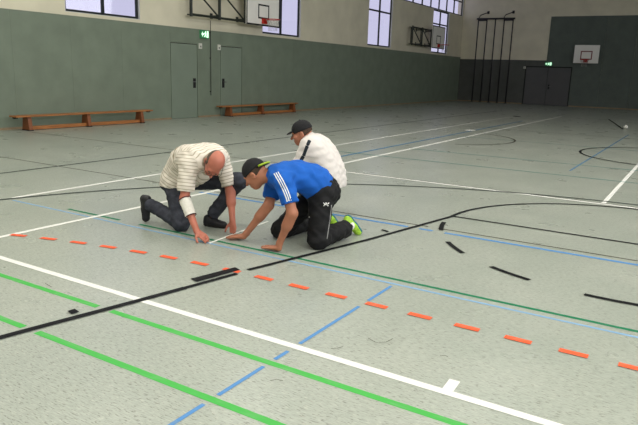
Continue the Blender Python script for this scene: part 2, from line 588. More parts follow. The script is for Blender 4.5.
t = thing('door_contact_box', 'small white box at the top left corner of the double door on the far wall', 'wall box', (-9.24, YF - 0.03, 2.06))
box('housing', M['white_plastic'], -9.3, YF - 0.065, 2.0, -9.18, YF - 0.03, 2.12, t, 0.006)
box('lens', M['metal'], -9.265, YF - 0.069, 2.03, -9.215, YF - 0.065, 2.08, t)


# ------------------------------------------------------------------ basketball hoops
def hoop(name, label, origin, ex, en, ez, width, height, rimz, gap, frame_mat, sq_mat, edge, arm, wide=0.59):
    """origin: wall point under the board centre at board bottom height; ex along wall, en out of the wall"""
    t = thing(name, label, 'basketball hoop', origin, None)
    o = Vector(origin); ex = Vector(ex); en = Vector(en); ez = Vector((0, 0, 1))

    def W(u, n, z):
        return o + ex * u + en * n + ez * z

    def bx(mb, u0, n0, z0, u1, n1, z1):
        mb.hexa([W(u0, n0, z0), W(u1, n0, z0), W(u1, n1, z0), W(u0, n1, z0), W(u0, n0, z1), W(u1, n0, z1), W(u1, n1, z1), W(u0, n1, z1)])
        return mb

    h = width / 2
    bd = bx(MB(), -h, gap, 0, h, gap + 0.03, height).build('backboard', M['board'], t)
    e = edge
    mb = MB()
    for (a, b, c, d) in ((-h, 0, h, e), (-h, height - e, h, height), (-h, e, -h + e, height - e), (h - e, e, h, height - e)):
        bx(mb, a, gap + 0.03, b, c, gap + 0.033, d)
    mb.build('board_border', M['black'] if sq_mat is M['black'] else M['board'], bd)
    mb = MB()
    s = wide / 2; q0 = rimz + 0.02; q1 = q0 + 0.45; w = 0.05
    for (a, b, c, d) in ((-s, q0, s, q0 + w), (-s, q1 - w, s, q1), (-s, q0 + w, -s + w, q1 - w), (s - w, q0 + w, s, q1 - w)):
        bx(mb, a, gap + 0.031, b, c, gap + 0.035, d)
    mb.build('target_square', sq_mat, bd)
    # brackets to the wall
    for u in (-h * 0.6, h * 0.6):
        mb = MB()
        for z in (height * 0.2, height * 0.8):
            mb.tube([W(u, 0.03, z), W(u, gap, z)], 0.025, 8)
        mb.tube([W(u, gap - 0.03, 0.05), W(u, gap - 0.03, height - 0.05)], 0.025, 8)
        mb.build('bracket', frame_mat, t)
    r = 0.225
    cn = gap + 0.03 + 0.15 + r
    mb = MB()
    mb.tube([W(r * math.cos(a * 2 * PI / 28), cn + r * math.sin(a * 2 * PI / 28), rimz) for a in range(28)], 0.012, 8, True)
    mb.tube([W(-0.09, gap + 0.03, rimz - 0.005), W(-0.09, cn - r * 0.9, rimz - 0.005)], 0.012, 8)
    mb.tube([W(0.09, gap + 0.03, rimz - 0.005), W(0.09, cn - r * 0.9, rimz - 0.005)], 0.012, 8)
    rim = mb.build('rim', M['rim'], t, True)
    bx(MB(), -0.11, gap + 0.034, rimz - 0.13, 0.11, gap + 0.1, rimz + 0.03).build('rim_mount', M['rim'], rim, bevel=0.005)
    mb = MB()
    k = 12
    lev = [(0.0, r - 0.005), (0.12, r * 0.78), (0.24, r * 0.62), (0.36, r * 0.6)]
    for i in range(k):
        for s_ in (1, -1):
            pts = []
            for j, (dz, rr) in enumerate(lev):
                a = (i + 0.5 * j * s_) * 2 * PI / k
                pts.append(W(rr * math.cos(a), cn + rr * math.sin(a), rimz - dz))
            mb.tube(pts, 0.003, 4)
    mb.build('net', M['net'], t)
    return t, W


def swing_frame(t, y0, y1, z0, z1, x0):
    """two-bay steel truss hinged flat to the wall"""
    yb = [y0, (y0 + y1) / 2, y1]
    for k, yv in enumerate(yb):
        mb = MB().tube([(x0, yv, z0 - 0.06), (x0, yv, z1 + 0.06)], 0.045, 8)
        mb.build('upright', M['steel'], t)
    for yv in yb[:2]:
        MB().tube([(x0 - 0.16, yv + 0.2, z0), (x0 - 0.16, yv + 0.2, z1)], 0.022, 8).build('rear_upright', M['steel'], t)
    for z in (z0, z1):
        MB().tube([(x0, y0, z), (x0, y1 + 0.3, z)], 0.035, 8).build('rail', M['steel'], t)
        MB().tube([(x0 - 0.16, y0 + 0.02, z), (x0 - 0.16, y1 + 0.2, z)], 0.02, 8).build('rear_rail', M['steel'], t)
    for a, b in zip(yb[:-1], yb[1:]):
        MB().tube([(x0, a, z1), (x0, b, z0)], 0.025, 8).build('diagonal_brace', M['steel'], t)
    for yv in yb[1:]:
        for z in (z0 + 0.06, z1 - 0.06):
            MB().box(XW - 0.03, yv - 0.06, z - 0.08, XW - 0.02, yv + 0.06, z + 0.08).build('wall_plate', M['steel'], t)
            MB().tube([(XW - 0.02, yv, z), (x0, yv, z)], 0.02, 8).build('hinge_arm', M['steel'], t)


for y_c, lb in ((17.05, 'white basketball backboard with red rim and steel swing frame above the second wooden bench'),
                (32.6, 'small distant basketball backboard with steel swing frame in front of the last side wall window')):
    t, W = hoop('basketball_hoop', lb, (XW, y_c, 2.86), (0, 1, 0), (1, 0, 0), None, 1.8, 1.15, 0.2, 0.36, M['steel'], M['black'], 0.05, None)
    swing_frame(t, y_c - 3.3, y_c - 0.85, 2.94, 3.74, XW + 0.3)
    t['group'] = 'side wall basketball hoops'
hoop('basketball_hoop', 'white basketball backboard with dark red square on the far wall panel', (-5.97, YF - 0.03, 2.36), (1, 0, 0), (0, -1, 0), None, 1.26, 0.95, 0.17, 0.3, M['metal'], M['redline'], 0.03, None)

# ------------------------------------------------------------------ climbing poles
t = thing('climbing_pole_rig', 'dark climbing pole rig of five poles standing before the far wall', 'climbing poles', (-11.1, YF - 0.4, 0))
yp = YF - 0.42
xs = np.linspace(-12.05, -10.05, 5)
zt = 4.74
for x in xs:
    pl = MB().tube([(x, yp, 0.0), (x, yp, zt)], 0.035, 10).build('pole', M['pole'], t, True)
    box('floor_plate', M['pole'], x - 0.08, yp - 0.08, 0, x + 0.08, yp + 0.08, 0.02, pl)
MB().tube([(-12.15, yp, zt), (-9.95, yp, zt)], 0.05, 10).build('top_beam', M['pole'], t, True)
for x in (-12.05, -10.6):
    MB().tube([(x, yp, zt + 0.02), (x + 0.1, yp, zt + 0.20), (x + 0.42, YF - 0.066, zt + 0.38)], 0.024, 8).build('wall_bracket', M['pole'], t, True)
for x in (-11.75, -10.25):
    MB().box(x - 0.25, yp - 0.06, zt - 0.12, x + 0.18, yp + 0.06, zt - 0.04).build('pole_carriage', M['pole'], t)


for x in (-12.05, -10.6):
    box('bracket_plate', M['pole'], x + 0.36, YF - 0.045, zt + 0.3, x + 0.48, YF, zt + 0.46, wf)

# ------------------------------------------------------------------ benches
def bench(label, x, y0, y1, leg_ys):
    t = thing('gym_bench', label, 'bench', (x, (y0 + y1) / 2, 0), 'wooden gym benches along the side wall')
    w, zt = 0.13, 0.335
    MB().box(x - w, y0, zt - 0.035, x + w, y1, zt).build('seat_board', M['wood'], t, bevel=0.008)
    for yv in leg_ys:
        mb = MB()
        d = 0.045
        mb.hexa([(x - 0.135, yv - d, 0.02), (x + 0.135, yv - d, 0.02), (x + 0.135, yv + d, 0.02), (x - 0.135, yv + d, 0.02),
                 (x - 0.09, yv - d, zt - 0.035), (x + 0.09, yv - d, zt - 0.035), (x + 0.09, yv + d, zt - 0.035), (x - 0.09, yv + d, zt - 0.035)])
        lg = mb.build('leg', M['wood_dark'], t, bevel=0.006)
        MB().box(x - 0.14, yv - 0.05, 0, x + 0.14, yv + 0.05, 0.02).build('rubber_foot', M['rubber'], lg)
    for a, b in zip(leg_ys[:-1], leg_ys[1:]):
        MB().box(x - 0.05, a + 0.045, 0.012, x + 0.05, b - 0.045, 0.09).build('balance_beam', M['wood'], t, bevel=0.006)
    for yv in (y0 + 0.03, y1 - 0.09):
        MB().box(x - 0.05, yv, zt - 0.065, x + 0.05, yv + 0.06, zt - 0.035).build('hook', M['rubber'], t)
    return t


bench('long low wooden gym bench by the wall, left of both doors', -12.72, 8.08, 12.02, [8.42, 9.98, 11.66])
bench('long low wooden gym bench by the wall, right of both doors under the basketball hoop', -12.84, 15.0, 19.22, [15.45, 17.12, 19.02])

# ------------------------------------------------------------------ floor markings (painted, part of the floor)
_layer = [0]


def zl():
    _layer[0] += 1
    return 0.0006 + 0.00016 * _layer[0]


def strip_pts(mb, pts, w, z):
    pts = [Vector((p[0], p[1], 0)) for p in pts]
    L, R = [], []
    for i, p in enumerate(pts):
        a = pts[max(0, i - 1)]; b = pts[min(len(pts) - 1, i + 1)]
        t = (b - a).normalized(); n = Vector((-t.y, t.x, 0)) * (w / 2)
        L.append(mb.bm.verts.new((p.x + n.x, p.y + n.y, z)))
        R.append(mb.bm.verts.new((p.x - n.x, p.y - n.y, z)))
    for i in range(len(pts) - 1):
        mb.bm.faces.new((R[i], R[i + 1], L[i + 1], L[i]))


def line(name, mt, segs, w, label=None):
    z = zl()
    mb = MB()
    for s in segs:
        strip_pts(mb, s, w, z)
    o = mb.build(name, M[mt], floor)
    for pl in o.data.polygons:
        if pl.normal.z < 0:
            o.data.flip_normals()
            break
    if label: o['label'] = label
    return o


def Yl(y, x0, x1, *gaps):
    out, a = [], x0
    for g0, g1 in gaps:
        out.append([(a, y), (g0, y)]); a = g1
    out.append([(a, y), (x1, y)])
    return out


def Xl(x, y0, y1, *gaps):
    out, a = [], y0
    for g0, g1 in gaps:
        out.append([(x, a), (x, g0)]); a = g1
    out.append([(x, a), (x, y1)])
    return out


def arc(cx, cy, r, a0, a1, n=48):
    return [(cx + r * math.cos(math.radians(a0 + (a1 - a0) * i / n)), cy + r * math.sin(math.radians(a0 + (a1 - a0) * i / n))) for i in range(n + 1)]


X0, X1 = -12.5, 8.0
LX = -0.37
line('court_line', 'p_lgreen', Yl(2.415, X0, X1, (-3.06, -2.94)), 0.045, 'light green line')
line('court_line', 'p_lgreen', Yl(1.966, X0, X1, (-3.14, -3.02)), 0.045, 'nearest light green line')
line('court_line', 'p_blue_faint', Yl(3.935, -6.3, X1), 0.028, 'thin pale blue line')
line('court_line', 'p_dgreen', Yl(4.033, -5.5, X1, (-4.72, -4.45)), 0.036, 'dark green line')
line('court_line', 'p_brown', Yl(5.725, -12.4, X1, (-5.5, -5.15), (-2.2, -2.1)), 0.022, 'thin dark line')
line('court_line', 'p_blue', Yl(5.59, -5.1, X1, (-2.36, -2.24), (-2.1, -1.98)), 0.05, 'blue line')
fy = lambda px, py: floor_at(px, py).y
line('court_line', 'p_blue', Xl(-1.736, 0.3, fy(392.2, 286.3), (fy(203, 404), fy(217, 395)), (fy(265, 367), fy(276, 360)), (fy(289, 351.6), fy(300, 344)), (fy(361, 307), fy(369, 301))), 0.024, 'blue line running into depth')
line('court_line', 'p_white', Yl(2.65, X0, X1), 0.052, 'near white goal line')
line('court_line', 'p_white', [[(-0.87, 2.676), (-0.875, 2.79)]], 0.055, 'short white tick')
line('court_line', 'p_white', Xl(-5.012, 0.0, 7.0), 0.056, 'long white side line')
line('court_line', 'p_white', Xl(-5.012, 7.0, 27.1), 0.075, 'long white side line')
line('court_line', 'p_white', Xl(-6.408, 4.0, 25.2), 0.062, 'second long white line')
line('court_line', 'p_grey', Xl(-7.977, 0.0, 28.0), 0.05, 'long dark line')
line('court_line', 'p_slate', Xl(-5.47, 9.3, 22.6), 0.07, 'slate blue line')
line('court_line', 'p_white', Yl(8.2, -5.0, X1), 0.06, 'white centre line')
line('court_line', 'p_brown', Yl(8.245, -12.4, X1), 0.02, 'thin dark line along the white line')
line('court_line', 'p_white', Xl(-0.925, 8.26, 20.0), 0.055, 'white line at right')
line('court_line', 'p_slate', Xl(-1.793, 10.9, 19.7), 0.034, 'far blue line running into depth')
line('court_line', 'p_teal', Yl(10.28, -6.0, X1), 0.04, 'teal line')
line('court_line', 'p_teal', Yl(11.78, -5.0, X1), 0.04, 'second teal line')
line('court_line', 'p_teal', Yl(15.2, -5.4, X1), 0.03, 'far teal line')
line('court_line', 'p_grey', Yl(18.4, -9.0, X1), 0.03, 'far thin grey line')
# nine metre dashed line: arc at the left, straight from x = -3
seg = []
R9 = 7.4
for i in range(35):
    x0 = -2.635 + 0.303 * i
    if x0 < 7: seg.append([(x0, 3.472), (x0 + 0.152, 3.472)])
for i in range(22):
    s0 = 0.122 + i * 0.303; s1 = s0 + 0.152
    f = lambda s: (-2.66 - R9 * math.sin(s / R9), 3.472 - R9 * (1 - math.cos(s / R9)))
    seg.append([f(s0), f((s0 + s1) / 2), f(s1)])
line('dashed_line', 'p_orange', seg, 0.052, 'orange dashed line')
line('three_point_arc', 'p_grey', [arc(LX, 2.15, 6.28, 0, 180, 90)], 0.05, 'large dark arc')
line('free_throw_line', 'p_black', [[(-2.16, 6.33), (1.42, 6.33)]], 0.036)
line('lane_line', 'p_black', [[(-3.2, 1.35), (-3.075, 1.97), (-2.94, 2.6), (-2.865, 2.98)]], 0.052, 'black lane side line')
line('lane_line', 'p_black', [[(-2.865, 2.98), (-2.778, 3.43)], [(-2.765, 3.55), (-2.64, 4.08), (-2.45, 4.88), (-2.285, 5.72), (-2.165, 6.33)]], 0.042, 'black lane side line')
line('lane_line', 'p_black', [[(LX + 2.93, 0.95), (LX + 1.8, 6.33)]], 0.052, 'black lane side line on the right')
line('free_throw_circle', 'p_black', [arc(LX, 6.33, 1.8, 0, 180, 60)], 0.042, 'solid black half circle')
dash = []
for a0, a1 in ((190.5, 202), (215.5, 227), (239.4, 251.2), (264.2, 276), (288.5, 300), (312.5, 324.5), (337, 348.5)):
    dash.append(arc(LX, 6.33, 1.8, a0, a1, 6))
line('dashed_half_circle', 'p_black', dash, 0.046, 'dashed black half circle')
for nm, pts in (('lane_block', [(190.3, 279.4), (235.0, 267.8), (240.2, 270.5), (197.0, 282.5)]), ('lane_mark', [(67.5, 311.8), (74.7, 309.4), (79.4, 312.6), (71.6, 314.9)]), ('lane_mark', [(382.4, 229.8), (389.2, 231.7), (387.4, 232.6), (380.6, 230.4)])):
    z = zl()
    mb = MB().poly([(floor_at(*q).x, floor_at(*q).y, z) for q in pts])
    o = mb.build(nm, M['p_black'], floor)
    if o.data.polygons[0].normal.z < 0: o.data.flip_normals()
for sc in ([(331, 349.5), (338, 349), (343, 347.5)], [(368, 339), (376, 343.5), (386, 343), (393, 339.5)], [(270, 382), (277, 380.5), (283, 382)], [(440, 357), (445, 356.5), (448, 358)], [(45, 284), (50, 287), (52, 288)]):
    line('scuff_mark', 'p_brown', [[(floor_at(*q).x, floor_at(*q).y) for q in sc]], 0.004)
line('centre_circle', 'p_black', [arc(LX, 14.3, 1.8, 0, 360, 80)], 0.05, 'far dark circle')
line('court_circle', 'p_brown', [arc(-5.47, 14.75, 1.72, -60, 75, 40)], 0.04, 'faint far circle')
line('lane_line', 'p_black', [[(-2.17, 21.8), (-3.25, 27.0)]], 0.06, 'far lane side line')
for (x, y, mt, r) in ((-5.55, 17.1, 'p_white', 0.15), (-6.31, 25.0, 'p_black', 0.16)):
    z = zl()
    mb = MB()
    mb.poly([(x + r * math.cos(a * PI / 10), y + 1.4 * r * math.sin(a * PI / 10), z) for a in range(20)])
    mb.build('floor_socket_cover', M[mt], floor)

bm = bmesh.new()
bmesh.ops.create_uvsphere(bm, u_segments=24, v_segments=14, radius=0.065)
me = bpy.data.meshes.new('ball')
bm.to_mesh(me); bm.free()
me.polygons.foreach_set('use_smooth', [True] * len(me.polygons))
ball = link('ball', me, M['white_plastic'])
ball.location = (-2.12, 22.0, 0.066)
tag(ball, 'small white ball on the floor at the end of the far black lane line', 'ball')

# ------------------------------------------------------------------ people: signed-distance bodies polygonised with surface nets
def V(*a):
    return np.array(a, float)


def nrm(v):
    v = np.asarray(v, float)
    return v / (np.linalg.norm(v) + 1e-12)


class Field:
    def __init__(self, lo, hi, h):
        self.lo = np.array(lo, float)
        self.h = h
        self.n = np.ceil((np.array(hi) - self.lo) / h).astype(int) + 1
        self.D = np.full(self.n, 1.0, np.float32)

    def _sl(self, lo, hi, pad):
        a = np.clip(np.floor((lo - pad - self.lo) / self.h).astype(int), 0, self.n)
        b = np.clip(np.ceil((hi + pad - self.lo) / self.h).astype(int) + 1, 0, self.n)
        return tuple(slice(i, j) for i, j in zip(a, b))

    def _P(self, s):
        ax = [self.lo[i] + self.h * np.arange(s[i].start, s[i].stop) for i in range(3)]
        return np.stack(np.meshgrid(*ax, indexing='ij'), -1)

    def _put(self, s, d, k, op):
        if min(d.shape) == 0: return
        c = self.D[s]
        if op == 'add':
            if k > 0:
                t = np.clip(0.5 + 0.5 * (c - d) / k, 0, 1)
                self.D[s] = c * (1 - t) + d * t - k * t * (1 - t)
            else:
                self.D[s] = np.minimum(c, d)
        elif op == 'sub':
            if k > 0:
                t = np.clip(0.5 - 0.5 * (c + d) / k, 0, 1)
                self.D[s] = c * (1 - t) - d * t + k * t * (1 - t)
            else:
                self.D[s] = np.maximum(c, -d)

    def cone(self, a, b, ra, rb=None, k=0.02, op='add'):
        a = np.asarray(a, float); b = np.asarray(b, float)
        rb = ra if rb is None else rb
        r = max(ra, rb)
        s = self._sl(np.minimum(a, b), np.maximum(a, b), r + k * 1.5 + 2 * self.h)
        P = self._P(s)
        ab = b - a
        t = np.clip(((P - a) @ ab) / (ab @ ab + 1e-12), 0, 1)
        d = np.linalg.norm(P - (a + t[..., None] * ab), axis=-1) - (ra + (rb - ra) * t)
        self._put(s, d, k, op)
        return self

    def chain(self, pts, rs, k=0.02):
        for i in range(len(pts) - 1):
            self.cone(pts[i], pts[i + 1], rs[i], rs[i + 1], k)
        return self

    def ell(self, c, R, rad, k=0.02, op='add', cut=None):
        c = np.asarray(c, float); rad = np.asarray(rad, float)
        m = rad.max()
        s = self._sl(c - m, c + m, k * 1.5 + 2 * self.h)
        P = self._P(s)
        q = (P - c) @ R.T
        k0 = np.linalg.norm(q / rad, axis=-1)
        k1 = np.linalg.norm(q / rad ** 2, axis=-1) + 1e-9
        d = k0 * (k0 - 1) / k1
        if cut is not None:
            for (p, n) in cut:
                d = np.maximum(d, (P - np.asarray(p)) @ nrm(n))
        self._put(s, d, k, op)
        return self

    def plane(self, p, n):
        """keep only the side the normal points away from"""
        P = self._P(tuple(slice(0, j) for j in self.n))
        self.D = np.maximum(self.D, ((P - np.asarray(p)) @ nrm(n)).astype(np.float32))
        return self

    def cut_near(self, p, n, rad):
        """plane cut limited to a ball, for sleeve and leg hems"""
        p = np.asarray(p, float)
        s = self._sl(p - rad, p + rad, 0)
        P = self._P(s)
        q = P - p
        d = np.maximum(-(q @ nrm(n)), np.linalg.norm(q, axis=-1) - rad)
        self.D[s] = np.maximum(self.D[s], -d)
        return self

    def wrinkle(self, amp, waves):
        P = self._P(tuple(slice(0, j) for j in self.n))
        w = 0
        for (v, ph) in waves:
            w = w + np.sin(P @ np.asarray(v, float) + ph + 0.8 * np.sin(P @ (np.asarray(v, float)[[1, 2, 0]] * 0.6)))
        self.D = (self.D + amp * w).astype(np.float32)
        return self

    def mesh(self):
        D = self.D
        nx, ny, nz = D.shape
        c = [D[i:nx - 1 + i, j:ny - 1 + j, k:nz - 1 + k] for i in (0, 1) for j in (0, 1) for k in (0, 1)]
        ins = sum((x < 0).astype(np.int8) for x in c)
        cells = np.argwhere((ins > 0) & (ins < 8))
        ci = tuple(cells.T)
        val = np.stack([x[ci] for x in c], 1)
        off = np.array([(i, j, k) for i in (0, 1) for j in (0, 1) for k in (0, 1)], float)
        acc = np.zeros((len(cells), 3)); cnt = np.zeros(len(cells))
        for a in range(8):
            for b in range(a + 1, 8):
                if abs(off[a] - off[b]).sum() != 1: continue
                va, vb = val[:, a], val[:, b]
                mk = (va < 0) != (vb < 0)
                t = np.where(mk, va / np.where(mk, va - vb, 1), 0)
                p = off[a] + t[:, None] * (off[b] - off[a])
                acc += p * mk[:, None]; cnt += mk
        verts = self.lo + self.h * (cells + acc / cnt[:, None])
        idx = -np.ones((nx - 1, ny - 1, nz - 1), int)
        idx[ci] = np.arange(len(cells))
        faces = []
        for ax in range(3):
            sa = [slice(None)] * 3; sb = [slice(None)] * 3
            sa[ax] = slice(0, -1); sb[ax] = slice(1, None)
            A = D[tuple(sa)] < 0; Bq = D[tuple(sb)] < 0
            o1, o2 = [i for i in range(3) if i != ax]
            e = np.argwhere(A != Bq)
            ok = (e[:, o1] > 0) & (e[:, o2] > 0) & (e[:, o1] < self.n[o1] - 1) & (e[:, o2] < self.n[o2] - 1)
            e = e[ok]
            flip = A[tuple(e.T)]
            q = []
            for d1, d2 in ((1, 1), (0, 1), (0, 0), (1, 0)):
                f = e.copy(); f[:, o1] -= d1; f[:, o2] -= d2
                q.append(idx[tuple(f.T)])
            q = np.stack(q, 1)
            if ax == 1: flip = ~flip
            q = np.where(flip[:, None], q, q[:, ::-1])
            faces.append(q)
        F = np.concatenate(faces)
        return verts, F[(F >= 0).all(1)]


def sdf_obj(name, fld, mt, parent, relax=1):
    v, f = fld.mesh()
    me = bpy.data.meshes.new(name)
    me.vertices.add(len(v)); me.vertices.foreach_set('co', v.astype(np.float32).ravel())
    me.loops.add(len(f) * 4); me.loops.foreach_set('vertex_index', f.astype(np.int32).ravel())
    me.polygons.add(len(f)); me.polygons.foreach_set('loop_start', np.arange(0, len(f) * 4, 4, dtype=np.int32))
    me.polygons.foreach_set('use_smooth', np.ones(len(f), bool))
    me.update(calc_edges=True); me.validate()
    bm = bmesh.new(); bm.from_mesh(me)
    bmesh.ops.recalc_face_normals(bm, faces=bm.faces)
    for _ in range(relax):
        bmesh.ops.smooth_vert(bm, verts=bm.verts, factor=0.4, use_axis_x=True, use_axis_y=True, use_axis_z=True)
    bm.to_mesh(me); bm.free()
    return link(name, me, mt, parent)


def frame_of(fwd, up):
    f = nrm(fwd); u = np.asarray(up, float); u = nrm(u - f * (u @ f)); r = np.cross(f, u)
    return np.stack([r, f, u])          # rows: right, forward, up


def head_shape(F, c, R, neck):
    L = lambda x, y, z: c + R.T @ V(x, y, z)
    F.ell(L(0, -0.012, 0.03), R, (0.076, 0.097, 0.092), 0.0)
    F.ell(L(0, 0.03, -0.045), R, (0.060, 0.064, 0.068), 0.035)
    F.ell(L(0, 0.055, -0.088), R, (0.032, 0.032, 0.026), 0.025)
    F.cone(L(-0.04, 0.082, 0.022), L(0.04, 0.082, 0.022), 0.012, 0.012, 0.02)
    for s in (-1, 1):
        F.ell(L(s * 0.031, 0.099, 0.002), R, (0.017, 0.012, 0.011), 0.012, 'sub')
        F.ell(L(s * 0.045, 0.07, -0.025), R, (0.022, 0.022, 0.02), 0.02)
        F.ell(L(s * 0.079, -0.01, -0.012), R, (0.011, 0.021, 0.033), 0.006)
        F.ell(L(s * 0.086, -0.004, -0.012), R, (0.006, 0.010, 0.018), 0.004, 'sub')
    F.cone(L(0, 0.092, 0.006), L(0, 0.116, -0.030), 0.009, 0.014, 0.012)
    F.cone(L(-0.022, 0.09, -0.058), L(0.022, 0.09, -0.058), 0.006, 0.006, 0.008)
    F.cone(L(-0.02, 0.098, -0.0635), L(0.02, 0.098, -0.0635), 0.0035, 0.0035, 0.003, 'sub')
    F.cone(L(-0.018, 0.088, -0.072), L(0.018, 0.088, -0.072), 0.007, 0.007, 0.008)
    F.cone(L(0, -0.03, -0.05), neck, 0.056, 0.062, 0.03)
    return L


def hand_shape(F, w, f, n, side, curl=0.3, spread=0.10, index_straight=False, scale=1.0):
    """w wrist, f finger direction, n palm normal (out of the palm), side +1/-1: which lateral side the thumb leaves from"""
    w = np.asarray(w, float); f = nrm(f); n = nrm(np.asarray(n, float) - f * (np.asarray(n, float) @ f)); l = np.cross(f, n) * side
    s = scale
    tips = []
    F.cone(w, w + f * 0.03 * s, 0.026 * s, 0.024 * s, 0.012)
    offs = [0.031, 0.011, -0.010, -0.029]
    lens = [0.072, 0.080, 0.074, 0.058]
    for i in range(4):
        kn = w + f * (0.092 - 0.004 * abs(i - 1)) * s + l * offs[i] * s
        F.cone(w + f * 0.02 * s + l * offs[i] * 0.55 * s, kn, 0.0155 * s, 0.0125 * s, 0.010)
        a = curl * (0.35 if (i == 0 and index_straight) else 1.0)
        d0 = nrm(f + l * spread * (1.2 - 0.8 * i))
        p = kn
        for j, fr in enumerate((0.46, 0.30, 0.24)):
            ang = a * (j + 1) * (1.0 if j else 0.8)
            d = d0 * math.cos(ang) + n * math.sin(ang)
            q = p + d * lens[i] * fr * s
            F.cone(p, q, (0.0100 - 0.0008 * j) * s, (0.0094 - 0.0010 * j) * s, 0.003)
            p = q
        tips.append(p)
    b = w + f * 0.028 * s + l * 0.024 * s
    m1 = b + (f * 0.55 + l * 0.75 + n * 0.25) * 0.046 * s
    m2 = m1 + nrm(f * 0.85 + l * 0.35 + n * (0.2 + curl * 0.5)) * 0.034 * s
    m3 = m2 + nrm(f * 0.95 + l * 0.05 + n * (0.25 + curl * 0.7)) * 0.027 * s
    F.cone(b, m1, 0.0165 * s, 0.0125 * s, 0.008)
    F.cone(m1, m2, 0.0115 * s, 0.0105 * s, 0.003)
    F.cone(m2, m3, 0.0105 * s, 0.0088 * s, 0.002)
    return tips


def torso(F, spine, lat, hw, rad, k=0.07):
    """spine points with half widths and radii, each a lateral capsule"""
    for p, l, a, r in zip(spine, lat, hw, rad):
        l = nrm(l)
        F.cone(np.asarray(p) - l * a, np.asarray(p) + l * a, r, r, k)


def resample(pts, n):
    pts = np.array(pts, float)
    d = np.r_[0, np.cumsum(np.linalg.norm(np.diff(pts, axis=0), axis=1))]
    t = np.linspace(0, d[-1], n)
    return np.stack([np.interp(t, d, pts[:, i]) for i in range(3)], 1)


def shoe(name, heel, toe, up, upper, sole, parent, label=None):
    """heel and toe at the sole, up = out of the foot"""
    heel = np.asarray(heel, float); toe = np.asarray(toe, float)
    f = nrm(toe - heel); u = np.asarray(up, float); u = nrm(u - f * (u @ f)); l = np.cross(f, u)
    L = np.linalg.norm(toe - heel)
    mn = np.minimum(heel, toe) - 0.16; mx = np.maximum(heel, toe) + 0.16

    def body(F, grow=0.0):
        g = grow
        F.cone(heel + f * 0.038 + u * 0.045, heel + f * 0.038 + u * 0.075, 0.036 + g, 0.036 + g, 0.0)
        F.cone(heel + f * 0.038 + u * 0.036, heel + f * L * 0.5 + u * 0.034, 0.036 + g, 0.036 + g, 0.02)
        F.cone(heel + f * L * 0.5 + u * 0.034, heel + f * (L - 0.045) + l * 0.004 + u * 0.028, 0.037 + g, 0.036 + g, 0.02)
        F.cone(heel + f * 0.05 + u * 0.07, heel + f * L * 0.62 + u * 0.035, 0.036 + g, 0.03 + g, 0.02)
        return F
    F = body(Field(mn, mx, 0.006)).plane(heel + u * 0.022, -u)
    up_o = sdf_obj(name, F, upper, parent)
    if label: up_o['label'] = label
    F = body(Field(mn, mx, 0.006), 0.005).plane(heel + u * 0.0, -u).plane(heel + u * 0.026, u)
    sdf_obj('sole', F, sole, up_o)
    return up_o


def add_attr(o, name, fn):
    me = o.data
    v = np.empty(len(me.vertices) * 3, np.float32); me.vertices.foreach_get('co', v)
    v = v.reshape(-1, 3)
    at = me.attributes.new(name, 'FLOAT', 'POINT')
    at.data.foreach_set('value', fn(v).astype(np.float32))


def axis_coord(axes):
    """value along the nearest of several polylines; each axis = (points, radius)"""
    def fn(v):
        best = np.full(len(v), 1e9); out = np.zeros(len(v))
        for pts, r in axes:
            pts = np.array(pts, float)
            acc = 0.0
            for i in range(len(pts) - 1):
                a, b = pts[i], pts[i + 1]; ab = b - a; n = np.linalg.norm(ab)
                tt = ((v - a) @ ab) / (n * n)
                t = np.clip(tt, 0, 1)
                d = np.linalg.norm(v - (a + t[:, None] * ab), axis=1) - r
                tl = tt if (i in (0, len(pts) - 2)) else t
                tl = np.clip(tl, 0 if i > 0 else -3, 1 if i < len(pts) - 2 else 4)
                mk = d < best
                best = np.where(mk, d, best); out = np.where(mk, acc + tl * n, out)
                acc += n
        return out
    return fn


def bvh_of(o):
    me = o.data
    return BVHTree.FromPolygons([v.co[:] for v in me.vertices], [p.vertices[:] for p in me.polygons])


def surf(bvh, px, py):
    d = view_dir(px, py).normalized()
    h = bvh.ray_cast(CAM, d)
    return (h[0], h[1]) if h[0] is not None else (None, None)


def ribbon(name, o, pixels, r, mt, parent, lift=0.0, n=14):
    """thin trim lying on the surface of a garment"""
    b = bvh_of(o)
    px = resample([(x, y, 0) for x, y in pixels], n)
    pts = []
    for x, y, _ in px:
        p, nn = surf(b, x, y)
        if p is not None and (not pts or (p - pts[-1]).length < 0.1): pts.append(p + nn * lift)
    if len(pts) < 2: return None
    return MB().tube(pts, r, 8).build(name, mt, parent, True)


def eyes(L, parent, R):
    for s in (-1, 1):
        F = Field(L(s * 0.031, 0.086, 0.002) - 0.02, L(s * 0.031, 0.086, 0.002) + 0.02, 0.003)
        F.ell(L(s * 0.031, 0.085, 0.002), R, (0.0115, 0.0115, 0.0095), 0.0)
        sdf_obj('eye', F, M['eye'], parent, 0)


LO, HI = V(-5.0, 3.4, -0.01), V(-2.2, 5.8, 1.15)


def box_of(pts, pad):
    P = np.array(pts, float)
    lo = P.min(0) - pad; hi = P.max(0) + pad
    return lo, hi


